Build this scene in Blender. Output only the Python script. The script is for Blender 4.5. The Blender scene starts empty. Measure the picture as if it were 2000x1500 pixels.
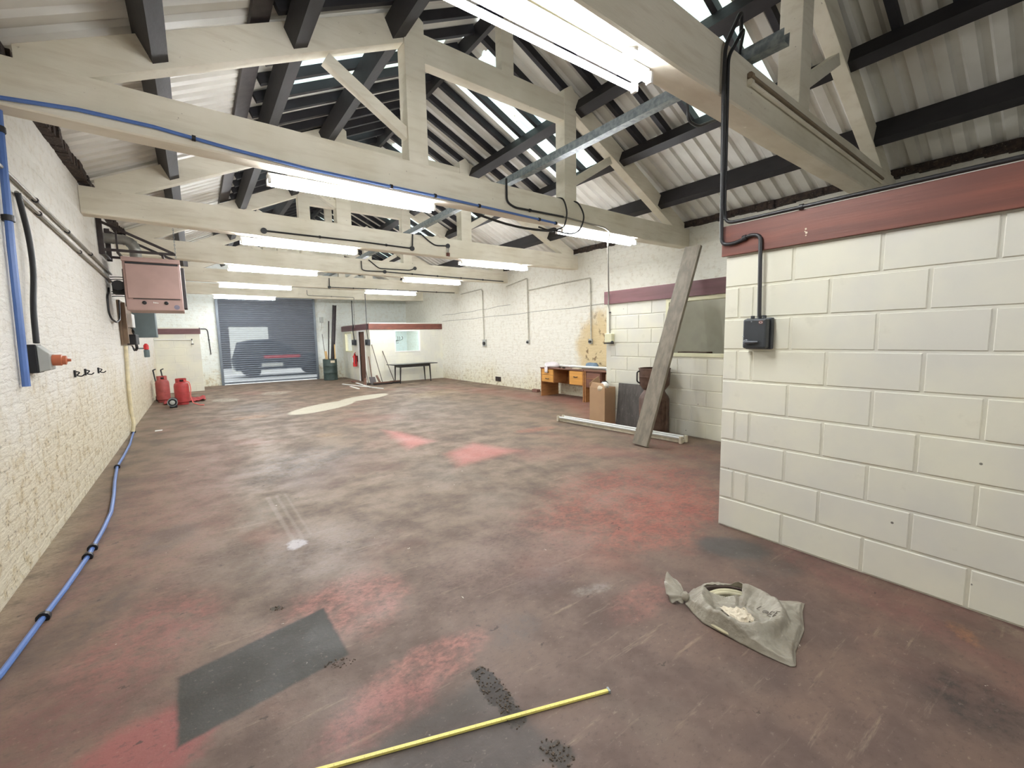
import bpy, bmesh, math, random
from math import sin, cos, pi, radians
from mathutils import Vector as V, Matrix, noise

C = bpy.context.scene.collection
random.seed(7)

# ---------------------------------------------------------------- camera, world, exposure
FPX, YAW, PITCH, ROLL, CAMZ = 845.57, .6271, .1063, -.0197, 1.4698
fw = V((sin(YAW)*cos(PITCH), cos(YAW)*cos(PITCH), -sin(PITCH)))
rt = V((cos(YAW), -sin(YAW), 0)); up = rt.cross(fw)
r2 = rt*cos(ROLL)+up*sin(ROLL); u2 = up*cos(ROLL)-rt*sin(ROLL)
cam = bpy.data.objects.new('camera', bpy.data.cameras.new('camera')); C.objects.link(cam)
cam.matrix_world = Matrix(((r2.x, u2.x, -fw.x, 0), (r2.y, u2.y, -fw.y, 0), (r2.z, u2.z, -fw.z, CAMZ), (0, 0, 0, 1)))
cam.data.sensor_fit = 'HORIZONTAL'; cam.data.sensor_width = 36; cam.data.lens = FPX/2000*36
cam.data.clip_start = .05; cam.data.clip_end = 200
bpy.context.scene.camera = cam

w = bpy.data.worlds.new('overcast_sky'); bpy.context.scene.world = w; w.use_nodes = True
bg = w.node_tree.nodes['Background']; bg.inputs[0].default_value = (.88, .95, 1, 1); bg.inputs[1].default_value = 4.2
vs = bpy.context.scene.view_settings
vs.view_transform = 'Standard'; vs.look = 'None'; vs.gamma = 1; vs.use_curve_mapping = False
vs.exposure = 0.22
TUBE = 110.0            # radiance of the fluorescent tubes
bpy.context.scene.cycles.max_bounces = 8
bpy.context.scene.cycles.diffuse_bounces = 4
bpy.context.scene.cycles.adaptive_threshold = .04

# ---------------------------------------------------------------- materials
def lin(c):
    return tuple(((x/255+.055)/1.055)**2.4 if x/255 > .04045 else x/255/12.92 for x in c)+(1,)
class NT:
    def __init__(s, name):
        s.m = bpy.data.materials.new(name); s.m.use_nodes = True; s.t = s.m.node_tree
        s.b = s.t.nodes['Principled BSDF']; s.out = s.t.nodes['Material Output']
        s.oc = s.n('ShaderNodeTexCoord').outputs['Object']
    def n(s, t, **k):
        x = s.t.nodes.new(t)
        for a, v in k.items(): setattr(x, a, v)
        return x
    def set(s, sock, v):
        if hasattr(v, 'is_linked') or hasattr(v, 'links'): s.t.links.new(v, sock)
        else: sock.default_value = v
    def noise(s, scale, vec=None, detail=4, rough=.55, col=False, dist=0):
        x = s.n('ShaderNodeTexNoise'); x.inputs['Scale'].default_value = scale
        x.inputs['Detail'].default_value = detail; x.inputs['Roughness'].default_value = rough
        x.inputs['Distortion'].default_value = dist
        s.set(x.inputs['Vector'], vec or s.oc)
        return x.outputs['Color' if col else 'Fac']
    def math(s, op, a, b=0., c=None, clamp=False):
        x = s.n('ShaderNodeMath', operation=op, use_clamp=clamp)
        s.set(x.inputs[0], a); s.set(x.inputs[1], b)
        if c is not None: s.set(x.inputs[2], c)
        return x.outputs[0]
    def vm(s, op, a, b=(0, 0, 0), out=0):
        x = s.n('ShaderNodeVectorMath', operation=op); s.set(x.inputs[0], a); s.set(x.inputs[1], b)
        return x.outputs[out]
    def ramp(s, f, lo, hi, a=0., b=1., smooth=True):
        x = s.n('ShaderNodeMapRange'); x.clamp = True
        if smooth: x.interpolation_type = 'SMOOTHSTEP'
        s.set(x.inputs[0], f)
        for i, v in enumerate((lo, hi, a, b)): x.inputs[i+1].default_value = v
        return x.outputs[0]
    def mix(s, f, a, b, mode='MIX'):
        x = s.n('ShaderNodeMix', data_type='RGBA', blend_type=mode)
        s.set(x.inputs[0], f); s.set(x.inputs[6], a); s.set(x.inputs[7], b)
        return x.outputs[2]
    def map(s, loc=(0, 0, 0), rot=(0, 0, 0), sc=(1, 1, 1), vec=None, typ='POINT'):
        x = s.n('ShaderNodeMapping', vector_type=typ)
        s.set(x.inputs[0], vec or s.oc); x.inputs[1].default_value = loc
        x.inputs[2].default_value = rot; x.inputs[3].default_value = sc
        return x.outputs[0]
    def bump(s, h, strength=.3, dist=.01):
        x = s.n('ShaderNodeBump'); x.inputs['Strength'].default_value = strength
        x.inputs['Distance'].default_value = dist; s.set(x.inputs['Height'], h)
        s.t.links.new(x.outputs[0], s.b.inputs['Normal'])
    def fin(s, col, rough=.6, metal=0.):
        s.set(s.b.inputs['Base Color'], col); s.set(s.b.inputs['Roughness'], rough)
        s.b.inputs['Metallic'].default_value = metal
        return s.m

def simple(name, c, rough=.6, metal=0., var=.12, scale=6, bump=0., c2=None, grain=None, spots=0., spotc=(60, 50, 42)):
    """Base colour mottled by noise; grain=(sx,sy,sz) stretches the noise along a direction."""
    k = NT(name)
    vec = k.map(sc=grain) if grain else None
    f = k.ramp(k.noise(scale, vec), .3, .7)
    a = lin(c); b = lin(c2) if c2 else tuple(x*(1-var*2) for x in a[:3])+(1,)
    col = k.mix(f, b, a)
    if spots:
        g = k.ramp(k.noise(scale*4, vec, 6), .62, .72, 0, spots)
        col = k.mix(g, col, lin(spotc))
    if bump: k.bump(k.noise(scale*5, vec, 6), bump, .01)
    return k.fin(col, rough, metal)

def wood_white(name, c, c2):
    k = NT(name)
    f1 = k.ramp(k.noise(1.4, None, 3), .35, .7)
    f2 = k.ramp(k.noise(7, k.map(sc=(.35, 1, 2.5)), 6), .45, .75)
    f3 = k.ramp(k.noise(26, None, 4), .70, .76, 0, .55)
    col = k.mix(f1, lin(c), lin(c2)); col = k.mix(k.math('MULTIPLY', f2, .25), col, lin((178, 160, 128)))
    col = k.mix(f3, col, lin((112, 92, 72)))
    k.bump(k.noise(30, k.map(sc=(.3, 1, 1.5)), 6), .25, .01)
    return k.fin(col, .65)

def brick_white(name, upper, lower, axis, zmid, dirt, warm=None):
    """Painted brickwork: relief from a brick texture, paint yellowing and flaking towards the damp foot of the wall."""
    k = NT(name)
    sx = k.n('ShaderNodeSeparateXYZ'); k.set(sx.inputs[0], k.oc)
    cb = k.n('ShaderNodeCombineXYZ'); k.set(cb.inputs[0], sx.outputs[axis]); k.set(cb.inputs[1], sx.outputs[2])
    wob = k.vm('SUBTRACT', k.noise(3.5, None, 3, col=True), (.5, .5, .5))
    sc = k.n('ShaderNodeVectorMath', operation='SCALE'); k.set(sc.inputs[0], wob); sc.inputs[3].default_value = .11
    vec = k.vm('ADD', cb.outputs[0], sc.outputs[0])
    br = k.n('ShaderNodeTexBrick'); k.set(br.inputs['Vector'], vec)
    for n_, v in (('Scale', 1), ('Mortar Size', .012), ('Mortar Smooth', .6), ('Brick Width', .235), ('Row Height', .078)):
        br.inputs[n_].default_value = v
    n1 = k.noise(.9, None, 5, .6); n2 = k.noise(9, None, 6, .65); n3 = k.noise(34, None, 4)
    zz = k.math('ADD', sx.outputs[2], k.math('MULTIPLY', k.math('SUBTRACT', n1, .5), 1.6))
    low = k.ramp(zz, zmid-.55, zmid+.55, 1, 0)
    col = k.mix(low, lin(upper), lin(lower))
    col = k.mix(k.math('MULTIPLY', k.ramp(n2, .48, .64), k.math('MULTIPLY_ADD', low, .60, .14)), col, lin((196, 178, 138)))
    mort = k.math('MULTIPLY', br.outputs['Fac'], k.ramp(n2, .46, .62))
    col = k.mix(k.math('MULTIPLY', mort, .12), col, lin((168, 158, 138)))
    spk = k.math('MULTIPLY', k.ramp(n3, .57, .64), k.ramp(n2, .44, .58))
    col = k.mix(k.math('MULTIPLY', spk, k.math('MULTIPLY_ADD', low, dirt*.8, .16)), col, lin((104, 94, 78)))
    if warm:      # one flaked area of bare yellow stone
        (cx, cz, rx, rz) = warm
        d = k.vm('LENGTH', k.map((cx, cz, 0), (0, 0, 0), (rx, rz, 1), k.vm('ADD', cb.outputs[0], k.vm('MULTIPLY', wob, (.7, .7, 0))), 'TEXTURE'), out=1)
        f = k.ramp(d, 1.1, .7)
        col = k.mix(k.math('MULTIPLY', f, .85), col, lin((214, 190, 138)))
        col = k.mix(k.math('MULTIPLY', f, k.ramp(k.noise(7, None, 5), .56, .66)), col, lin((140, 116, 84)))
    st = k.ramp(k.noise(2.2, k.map(sc=(1, .55, 2.2)), 6, .7), .60, .72)
    col = k.mix(k.math('MULTIPLY', st, k.math('MULTIPLY_ADD', low, .40, .10)), col, lin((176, 160, 128)))
    h = k.math('ADD', k.math('MULTIPLY', br.outputs['Fac'], -.16), k.math('MULTIPLY', k.noise(5, k.map(sc=(1, .8, 3)), 7, .7), 1.5))
    h = k.math('ADD', h, k.math('MULTIPLY', n3, .35))
    k.bump(h, .7, .018)
    return k.fin(col, .75)

FLOOR = [
('e',-1.0,3.2,3.4,.16,1.57,(186, 172, 146),.75,.9),
('e',-1.0,10.5,4.5,.14,1.57,(170, 152, 128),.6,.9),
('e',3.2,-.2,2.0,.05,1.57,(92, 46, 44),.8,.6),
('e',-0.31,4.78,4.14,0.59,1.460,(150, 108, 98),0.80,0.80),
('e',-0.57,2.31,0.38,0.22,0.343,(128, 80, 76),0.80,0.70),
('e',-0.29,2.76,0.41,0.29,1.009,(160, 98, 92),0.75,0.60),
('e',-0.27,1.95,0.23,0.21,0.361,(165, 88, 86),0.90,0.50),
('e',1.65,2.31,0.85,0.49,0.290,(140, 112, 104),0.60,0.90),
('e',3.22,2.57,1.30,0.69,0.217,(178, 98, 84),0.85,0.70),
('e',3.00,1.99,0.81,0.37,0.129,(182, 96, 82),0.80,0.70),
('e',6.46,5.94,2.99,0.63,1.066,(168, 96, 84),0.85,0.60),
('e',6.69,9.02,2.71,0.60,1.630,(165, 104, 90),0.75,0.70),
('e',4.89,3.11,0.68,0.37,1.482,(150, 92, 80),0.70,0.60),
('e',2.96,0.74,0.68,0.14,1.225,(140, 92, 86),0.70,0.60),
('e',0.58,2.41,0.40,0.33,0.622,(196, 128, 120),0.75,0.60),
('e',0.69,1.70,0.39,0.14,0.127,(200, 128, 120),0.75,0.50),
('e',0.47,1.58,0.28,0.12,0.054,(178, 112, 110),0.55,0.60),
('e',1.92,1.43,0.29,0.13,0.116,(176, 104, 96),0.50,0.70),
('e',0.65,3.19,0.54,0.47,0.720,(150, 140, 138),0.35,0.90),
('e',0.98,5.63,0.88,0.70,0.917,(140, 138, 140),0.55,0.80),
('e',0.95,4.92,0.40,0.50,2.235,(122, 92, 80),0.80,0.40),
('e',1.57,5.14,0.54,0.36,2.017,(128, 92, 78),0.70,0.40),
('e',4.13,8.09,1.62,1.66,-2.439,(126, 112, 100),0.60,0.80),
('e',0.38,4.22,0.58,0.22,-2.101,(128, 118, 100),0.60,0.80),
('e',0.02,3.41,0.35,0.42,-2.221,(125, 115, 104),0.60,0.80),
('e',-0.28,4.13,0.33,0.19,-1.877,(112, 104, 96),0.70,0.60),
('e',-0.60,3.13,0.46,0.16,-2.016,(92, 84, 74),0.85,0.50),
('e',1.01,11.46,0.59,0.87,3.038,(104, 98, 92),0.85,0.40),
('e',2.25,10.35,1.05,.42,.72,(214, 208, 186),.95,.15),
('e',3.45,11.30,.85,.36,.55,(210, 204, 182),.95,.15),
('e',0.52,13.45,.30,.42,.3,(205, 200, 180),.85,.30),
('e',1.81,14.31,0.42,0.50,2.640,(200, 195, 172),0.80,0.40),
('e',5.21,10.78,1.06,0.56,-2.671,(182, 160, 120),0.60,0.70),
('e',0.77,9.94,0.35,0.25,-2.995,(190, 140, 100),0.70,0.60),
('e',1.57,7.15,0.25,0.15,2.429,(176, 140, 96),0.60,0.70),
('q',[(2.4, 6.87), (2.52, 6.67), (2.66, 5.68), (2.24, 5.5)],(206, 130, 122),0.90,0.12),
('q',[(2.54, 4.93), (3.06, 5.17), (3.29, 4.46), (2.4, 4.37)],(202, 120, 112),0.85,0.14),
('e',4.3,5.31,.4,.16,-.1,(190, 115, 96),0.70,0.40),
('e',2.88,1.43,0.25,0.17,2.210,(84, 80, 76),0.95,0.45),
('e',2.79,1.16,0.22,0.12,2.475,(96, 86, 80),0.80,0.50),
('q',[(.42,4.63),(.46,4.63),(.49,3.44),(.46,3.44)],(160,148,136),.40,.010),
('q',[(.50,4.63),(.53,4.63),(.55,3.44),(.525,3.44)],(160,148,136),.35,.010),
('q',[(.58,4.63),(.60,4.63),(.61,3.5),(.59,3.5)],(160,148,136),.30,.010),
('e',1.61,1.94,0.24,0.16,-3.084,(120, 104, 104),0.40,0.80),
('e',1.20,1.66,0.16,0.12,-3.062,(95, 92, 94),0.60,0.70),
('e',1.77,1.67,0.13,0.05,2.871,(165, 160, 158),0.60,0.70),
('e',0.48,3.39,0.07,0.09,3.031,(205, 200, 205),0.90,0.60),
('q',[(-0.18, 2.32), (0.46, 2.46), (0.47, 2.0), (-0.17, 1.9)],(60, 58, 51),1.00,0.012),
('q',[(0.92, 1.5), (0.91, 1.3), (0.25, 1.45), (0.51, 1.47)],(88, 84, 80),0.75,0.05),
('q',[(0.91, 1.3), (0.96, 1.0), (0.57, 1.12), (0.25, 1.45)],(80, 76, 74),0.75,0.05),
('e',0.90,1.42,0.15,0.05,1.481,(52, 42, 34),1.00,0.20),
('e',0.89,1.27,0.07,0.045,1.423,(52, 44, 36),0.95,0.30),
('e',0.92,1.05,0.07,0.05,2.054,(62, 52, 42),0.90,0.50),
('e',2.38,0.21,0.18,0.21,1.880,(50, 44, 42),0.85,0.60),
('e',0.41,1.96,0.05,0.015,-3.053,(70, 58, 48),0.85,0.60),
('e',0.25,2.61,0.04,0.025,2.889,(70, 60, 44),0.95,0.40),
('e',2.90,0.31,0.10,0.05,0.599,(172, 116, 76),0.60,0.50),
('e',3.12,0.20,0.14,0.05,0.955,(150, 135, 115),0.60,0.50),
('e',-0.50,11.91,0.97,0.54,-1.873,(120, 100, 84),0.50,0.80),
('e',0.01,8.51,0.67,0.33,-2.283,(128, 106, 90),0.40,0.80),
]
def floor_material():
    k = NT('worn_red_floor_paint')
    # base: worn grey-brown concrete with remains of red paint
    n0 = k.noise(.55, k.map(sc=(1, .7, 1)), 5, .6); n1 = k.noise(2.2, None, 4, .65); n2 = k.noise(11, None, 5, .7); n3 = k.noise(60, None, 2, .6)
    sx = k.n('ShaderNodeSeparateXYZ'); k.set(sx.inputs[0], k.oc)
    near = k.ramp(sx.outputs[1], 4.2, 1.0)
    col = k.mix(k.ramp(n1, .35, .68), lin((128, 109, 89)), lin((98, 83, 71)))
    col = k.mix(k.math('MULTIPLY', near, .8), col, k.mix(k.ramp(n1, .35, .65), lin((104, 84, 77)), lin((86, 70, 65))))
    col = k.mix(k.math('MULTIPLY', k.ramp(n0, .52, .70), .55), col, lin((152, 108, 96)))
    col = k.mix(k.math('MULTIPLY', k.ramp(n0, .45, .30), .45), col, lin((116, 108, 98)))
    # long drag marks running across the floor
    st = k.noise(3, k.map(rot=(0, 0, .5), sc=(.5, 5, 1)), 5, .7)
    col = k.mix(k.math('MULTIPLY', k.ramp(st, .58, .74), .38), col, lin((178, 160, 140)))
    col = k.mix(k.math('MULTIPLY', k.ramp(st, .42, .30), .35), col, lin((92, 78, 70)))
    wa = k.n('ShaderNodeVectorMath', operation='SCALE'); k.set(wa.inputs[0], k.vm('SUBTRACT', k.noise(1.6, None, 4, .68, col=True), (.5, .5, .5))); wa.inputs[3].default_value = .62
    wb = k.n('ShaderNodeVectorMath', operation='SCALE'); k.set(wb.inputs[0], k.vm('SUBTRACT', k.noise(14, None, 3, .7, col=True), (.5, .5, .5))); wb.inputs[3].default_value = .11
    p1 = k.vm('ADD', k.vm('ADD', k.oc, wa.outputs[0]), wb.outputs[0])
    p2 = k.vm('ADD', k.oc, wb.outputs[0])
    wc = k.n('ShaderNodeVectorMath', operation='SCALE'); k.set(wc.inputs[0], wb.outputs[0]); wc.inputs[3].default_value = .18
    p3 = k.vm('ADD', k.oc, wc.outputs[0])
    n4 = k.noise(27, k.map(sc=(1, 1.6, 1), rot=(0, 0, .7)), 6, .75)
    for b in FLOOR:
        if b[0] == 'e':
            _, cx, cy, la, lb, ro, c, s, soft = b
            p = p1 if min(la, lb) > .3 and soft > .2 else p2
            d = k.vm('LENGTH', k.vm('MULTIPLY', k.map((cx, cy, 0), (0, 0, ro), (la, lb, 1), p, 'TEXTURE'), (1, 1, 0)), out=1)
            f = k.ramp(d, 1+soft*.35, 1-soft*.75, 0, s)
            if s < .9:   # thin coats of paint are worn through
                f = k.math('MULTIPLY', k.math('MULTIPLY', f, k.ramp(n2, .36, .62, .30, 1)), k.ramp(n4, .38, .60, 1, .55))
        else:
            _, pts, c, s, soft = b
            ar = sum(pts[i][0]*pts[(i+1) % len(pts)][1]-pts[(i+1) % len(pts)][0]*pts[i][1] for i in range(len(pts)))
            if ar < 0: pts = pts[::-1]
            d = None; p = p3 if soft < .02 else p2
            for i in range(len(pts)):
                a, e = V(pts[i]), V(pts[(i+1) % len(pts)]); t = (e-a).normalized(); nn = (t.y, -t.x, 0)
                q = k.math('SUBTRACT', k.vm('DOT_PRODUCT', p, nn, out=1), a.x*nn[0]+a.y*nn[1])
                d = q if d is None else k.math('MAXIMUM', d, q)
            f = k.ramp(d, soft, -soft, 0, s)
        g = sum(c)/3; q_ = .94 if g > 112 else .88; c = tuple(q_*(x+(g-x)*t_) for x, t_ in zip(c, (.16, .16, .10)))
        col = k.mix(f, col, lin(c))
    col = k.mix(k.ramp(n4, .53, .66, 0, .50), col, lin((74, 62, 56))); col = k.mix(k.ramp(n4, .42, .30, 0, .24), col, lin((186, 170, 154)))
    # grit: pale and dark specks, fine grain
    col = k.mix(k.math('MULTIPLY', k.ramp(n2, .60, .76), .35), col, lin((86, 72, 64)))
    col = k.mix(k.ramp(n3, .72, .80, 0, .45), col, lin((70, 58, 50)))
    col = k.mix(k.ramp(n3, .27, .21, 0, .22), col, lin((196, 178, 166)))
    vo = k.n('ShaderNodeTexVoronoi'); vo.inputs['Scale'].default_value = 4.5; k.set(vo.inputs['Vector'], p2)
    col = k.mix(k.ramp(vo.outputs['Distance'], .032, .018, 0, .8), col, lin((205, 198, 186)))
    vo2 = k.n('ShaderNodeTexVoronoi'); vo2.inputs['Scale'].default_value = 3.1; k.set(vo2.inputs['Vector'], k.map(loc=(3, 5, 0), sc=(1, 2.2, 1), rot=(0, 0, .6), vec=p2))
    col = k.mix(k.ramp(vo2.outputs['Distance'], .07, .04, 0, .75), col, lin((56, 46, 40)))
    col = k.mix(1.0, col, (.90, .875, .85, 1), 'MULTIPLY')
    k.bump(k.math('ADD', k.math('MULTIPLY', n2, .6), k.math('MULTIPLY', n3, .5)), .35, .006)
    return k.fin(col, k.ramp(n1, .3, .7, .52, .78))

M = {}
M['floor'] = floor_material()
M['wall_left'] = brick_white('painted_brick_yellowed', (232, 229, 221), (220, 211, 188), 1, .95, .85)
M['wall_right'] = brick_white('painted_brick_cream', (238, 236, 224), (232, 226, 200), 1, .35, .7, (6.75, 1.15, 1.0, 1.0))
M['wall_back'] = brick_white('painted_brick_back', (228, 232, 226), (226, 224, 206), 0, .4, .5)
M['block'] = simple('cream_painted_block', (230, 228, 209), .55, 0, .05, 1.7, .12, c2=(216, 215, 205), spots=.12, spotc=(150, 146, 132))
def dots(m, sc, r, c):
    t = m.node_tree; b = t.nodes['Principled BSDF']; old = b.inputs['Base Color'].links[0].from_socket
    v = t.nodes.new('ShaderNodeTexVoronoi'); v.inputs['Scale'].default_value = sc; t.links.new(next(n for n in t.nodes if n.type == 'TEX_COORD').outputs['Object'], v.inputs['Vector'])
    g = t.nodes.new('ShaderNodeMapRange'); t.links.new(v.outputs['Distance'], g.inputs[0]); g.inputs[1].default_value = r; g.inputs[2].default_value = r*.7; g.inputs[3].default_value = 0; g.inputs[4].default_value = .8
    x = t.nodes.new('ShaderNodeMix'); x.data_type = 'RGBA'; t.links.new(g.outputs[0], x.inputs[0]); t.links.new(old, x.inputs[6]); x.inputs[7].default_value = lin(c); t.links.new(x.outputs[2], b.inputs['Base Color'])
dots(M['block'], 3.2, .026, (66, 58, 50))
M['truss'] = wood_white('cream_painted_timber', (236, 230, 213), (222, 215, 195))
M['dark_timber'] = simple('black_stained_timber', (37, 34, 37), .6, 0, .25, 5, .2, grain=(1, .4, 1))
M['rafter'] = simple('charcoal_rafter', (40, 39, 44), .65, 0, .2, 5)
M['sheet'] = simple('off_white_roof_sheet', (226, 224, 216), .45, 0, .12, 1.3, c2=(204, 200, 190))
M['plate'] = simple('crumbling_wall_plate', (72, 58, 50), .9, 0, .35, 14, .5, c2=(38, 32, 30), spots=.5, spotc=(190, 182, 165))
M['fascia'] = simple('oxide_red_board', (122, 72, 58), .5, 0, .16, 4, .1, grain=(1, .25, 4), c2=(98, 58, 49))
M['fascia_b'] = simple('maroon_board', (112, 76, 78), .5, 0, .14, 4, .1, grain=(1, .25, 4))
M['frame_cream'] = simple('pale_yellow_frame', (226, 224, 190), .5, 0, .05)
M['white_metal'] = simple('white_enamel', (240, 240, 236), .35, 0, .03)
M['galv'] = simple('galvanised_steel', (158, 166, 168), .42, .5, .18, 22, c2=(120, 130, 134))
M['conduit_black'] = simple('black_conduit', (42, 42, 44), .4, .1, .1)
M['conduit_grey'] = simple('grey_painted_conduit', (150, 146, 136), .5, .1, .1)
M['conduit_white'] = simple('painted_over_conduit', (196, 192, 176), .55, 0, .14, 9)
M['brown_pipe'] = simple('brown_painted_conduit', (142, 124, 102), .5, 0, .12)
M['cable'] = simple('black_rubber_cable', (26, 26, 28), .5, 0, .1)
M['blue_pipe'] = simple('blue_air_pipe', (88, 122, 188), .35, 0, .08)
M['black'] = simple('black_plastic', (28, 28, 30), .45, 0, .1)
M['switch_grey'] = simple('dark_grey_cast_iron', (58, 62, 66), .42, .2, .1, 14)
M['socket_grey'] = simple('grey_plastic', (176, 178, 172), .5, 0, .05)
M['orange'] = simple('orange_plug', (196, 112, 78), .45, 0, .08)
M['heater'] = simple('dusty_pink_enamel', (176, 146, 138), .45, 0, .06, 3)
M['heater_side'] = simple('dark_heater_side', (64, 62, 62), .55, .2, .12)
M['cabinet_grey'] = simple('slate_grey_steel', (104, 118, 120), .5, .1, .07, 4)
M['board'] = simple('old_mounting_board', (138, 116, 94), .7, 0, .15, 6, grain=(1, 4, .6))
M['gas_red'] = simple('gas_bottle_red', (178, 62, 62), .45, 0, .12, 9, .08)
M['gas_red_faded'] = simple('faded_gas_bottle_red', (168, 84, 80), .55, 0, .12, 9, .08)
M['red'] = simple('bright_red', (204, 38, 40), .4, 0, .06)
M['red_cloth'] = simple('red_cloth', (176, 66, 66), .85, 0, .15, 20, .3)
M['hose_pink'] = simple('pink_rubber_hose', (232, 112, 104), .5, 0, .05)
M['oak'] = simple('oak_veneer', (172, 122, 74), .5, 0, .12, 4, grain=(1, .4, 5), c2=(150, 102, 62))
M['oak_front'] = simple('honey_oak_drawer', (214, 156, 78), .45, 0, .08, 4, grain=(1, .4, 5))
M['walnut'] = simple('walnut_veneer', (120, 80, 64), .5, 0, .15, 4, grain=(1, .4, 5))
M['card'] = simple('corrugated_cardboard', (190, 156, 122), .8, 0, .06, 3)
M['plank'] = simple('weathered_plank', (142, 134, 119), .7, 0, .2, 5, .25, grain=(4, 4, .5), c2=(114, 106, 94), spots=.25, spotc=(150, 142, 130))
M['rust'] = simple('rusty_brown_steel', (104, 80, 68), .55, .25, .25, 9, .15, c2=(78, 56, 46), spots=.4, spotc=(120, 84, 62))
M['slate'] = simple('scuffed_dark_sheet', (84, 80, 77), .5, 0, .2, 7, .1, grain=(1, 3, .7), spots=.55, spotc=(156, 150, 146))
M['old_white'] = simple('dirty_white_enamel', (214, 206, 184), .5, 0, .12, 12, spots=.4, spotc=(110, 98, 84))
M['tube_off'] = simple('unlit_tube', (226, 228, 226), .25, 0, .04)
M['bag'] = simple('grey_plastic_sack', (186, 180, 164), .30, 0, .10, 9, .8, c2=(160, 152, 136), spots=.2, spotc=(110, 100, 86))
def sheer(m, f):
    t = m.node_tree; tr = t.nodes.new('ShaderNodeBsdfTransparent'); mx = t.nodes.new('ShaderNodeMixShader'); mx.inputs[0].default_value = f
    t.links.new(t.nodes['Principled BSDF'].outputs[0], mx.inputs[1]); t.links.new(tr.outputs[0], mx.inputs[2]); t.links.new(mx.outputs[0], t.nodes['Material Output'].inputs[0])
sheer(M['bag'], .26)
M['hose_old'] = simple('yellowed_hose', (214, 208, 176), .45, 0, .1, 14)
M['paper'] = simple('crumpled_paper', (226, 214, 190), .8, 0, .08, 25, .5, spots=.4, spotc=(196, 160, 124))
M['ink'] = simple('marker_ink', (118, 110, 100), .6, 0, .02)
M['yellow'] = simple('yellow_rule', (246, 232, 132), .45, 0, .05, 20)
M['bin_green'] = simple('dark_green_drum', (62, 78, 74), .55, .1, .18, 8, .1)
M['steel_dark'] = simple('dark_steel_section', (66, 58, 58), .5, .3, .2, 9)
M['pale_wood'] = simple('pale_softwood', (206, 172, 118), .6, 0, .1, 5, grain=(4, 4, .6))
M['brown_wood'] = simple('brown_wood', (104, 72, 56), .6, 0, .12, 5, grain=(4, 4, .6))
M['handle_wood'] = simple('dark_broom_handle', (92, 80, 70), .6, 0, .12)
M['bristle'] = simple('dark_bristles', (50, 44, 42), .9, 0, .2, 40, .5)
M['black_table'] = simple('black_lacquer', (34, 30, 30), .35, 0, .1)
M['rag'] = simple('pink_and_white_rag', (228, 222, 224), .9, 0, .05, 18, .3, spots=.6, spotc=(222, 170, 176))
M['blue_cloth'] = simple('blue_grey_cloth', (124, 146, 166), .85, 0, .14, 20, .3)
M['brick_red'] = simple('loose_brick', (134, 96, 84), .85, 0, .15, 20, .3)
M['shutter_frame'] = simple('grey_steel_guide', (112, 120, 128), .45, .3, .08)
M['car'] = simple('dark_blue_grey_car_paint', (34, 36, 44), .25, .2, .05)
M['tyre'] = simple('tyre_rubber', (20, 20, 22), .8, 0, .05)
M['render_white'] = simple('white_render', (225, 224, 214), .8, 0, .05)
M['tarmac'] = simple('pale_concrete_yard', (226, 224, 218), .9, 0, .12, 8, .2)
M['street_dark'] = simple('dark_brick_building', (60, 56, 56), .9, 0, .15, 4)
M['office_wall'] = simple('office_plaster', (222, 220, 210), .7, 0, .03)
M['office_grey'] = simple('grey_room_plaster', (222, 218, 206), .7, 0, .05)
M['ceramic'] = simple('white_china', (236, 234, 226), .3, 0, .03)
M['flue'] = simple('flue_steel', (168, 166, 160), .35, .75, .12, 8)

def glass(name, tint=(255, 255, 255)):
    k = NT(name); t = k.t
    tr = k.n('ShaderNodeBsdfTransparent'); tr.inputs[0].default_value = lin(tint)
    gl = k.n('ShaderNodeBsdfGlossy'); gl.inputs['Roughness'].default_value = .03
    lw = k.n('ShaderNodeLayerWeight'); fr = k.math('MULTIPLY_ADD', k.math('POWER', lw.outputs['Facing'], 4), .8, .04, True)
    mx = k.n('ShaderNodeMixShader'); t.links.new(fr, mx.inputs[0])
    t.links.new(tr.outputs[0], mx.inputs[1]); t.links.new(gl.outputs[0], mx.inputs[2]); t.links.new(mx.outputs[0], k.out.inputs[0])
    return k.m
M['glass'] = glass('window_glass'); M['glass_blue'] = glass('blue_tinted_glass', (238, 249, 253)); M['glass_grey'] = glass('dusty_glass', (232, 232, 226))

def emit(name, c, s):
    k = NT(name); k.b.inputs['Emission Color'].default_value = lin(c); k.b.inputs['Emission Strength'].default_value = s
    return k.fin(lin((240, 240, 240)), .4)
M['tube'] = emit('fluorescent_tube', (250, 252, 255), TUBE)

def skylight_mat():
    k = NT('translucent_roof_sheet'); t = k.t
    n1 = k.noise(2.5, k.map(sc=(1, 4, 1)), 6, .7); n2 = k.noise(16, None, 5)
    col = k.mix(k.ramp(n1, .35, .7), lin((176, 196, 196)), lin((188, 192, 166)))
    col = k.mix(k.math('MULTIPLY', k.ramp(n2, .64, .72), k.ramp(n1, .5, .6)), col, lin((60, 54, 44)))
    tl = k.n('ShaderNodeBsdfTranslucent'); t.links.new(col, tl.inputs[0])
    df = k.n('ShaderNodeBsdfDiffuse'); t.links.new(col, df.inputs[0])
    mx = k.n('ShaderNodeMixShader'); mx.inputs[0].default_value = .62
    t.links.new(df.outputs[0], mx.inputs[1]); t.links.new(tl.outputs[0], mx.inputs[2]); t.links.new(mx.outputs[0], k.out.inputs[0])
    return k.m
M['skylight'] = skylight_mat()

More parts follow.
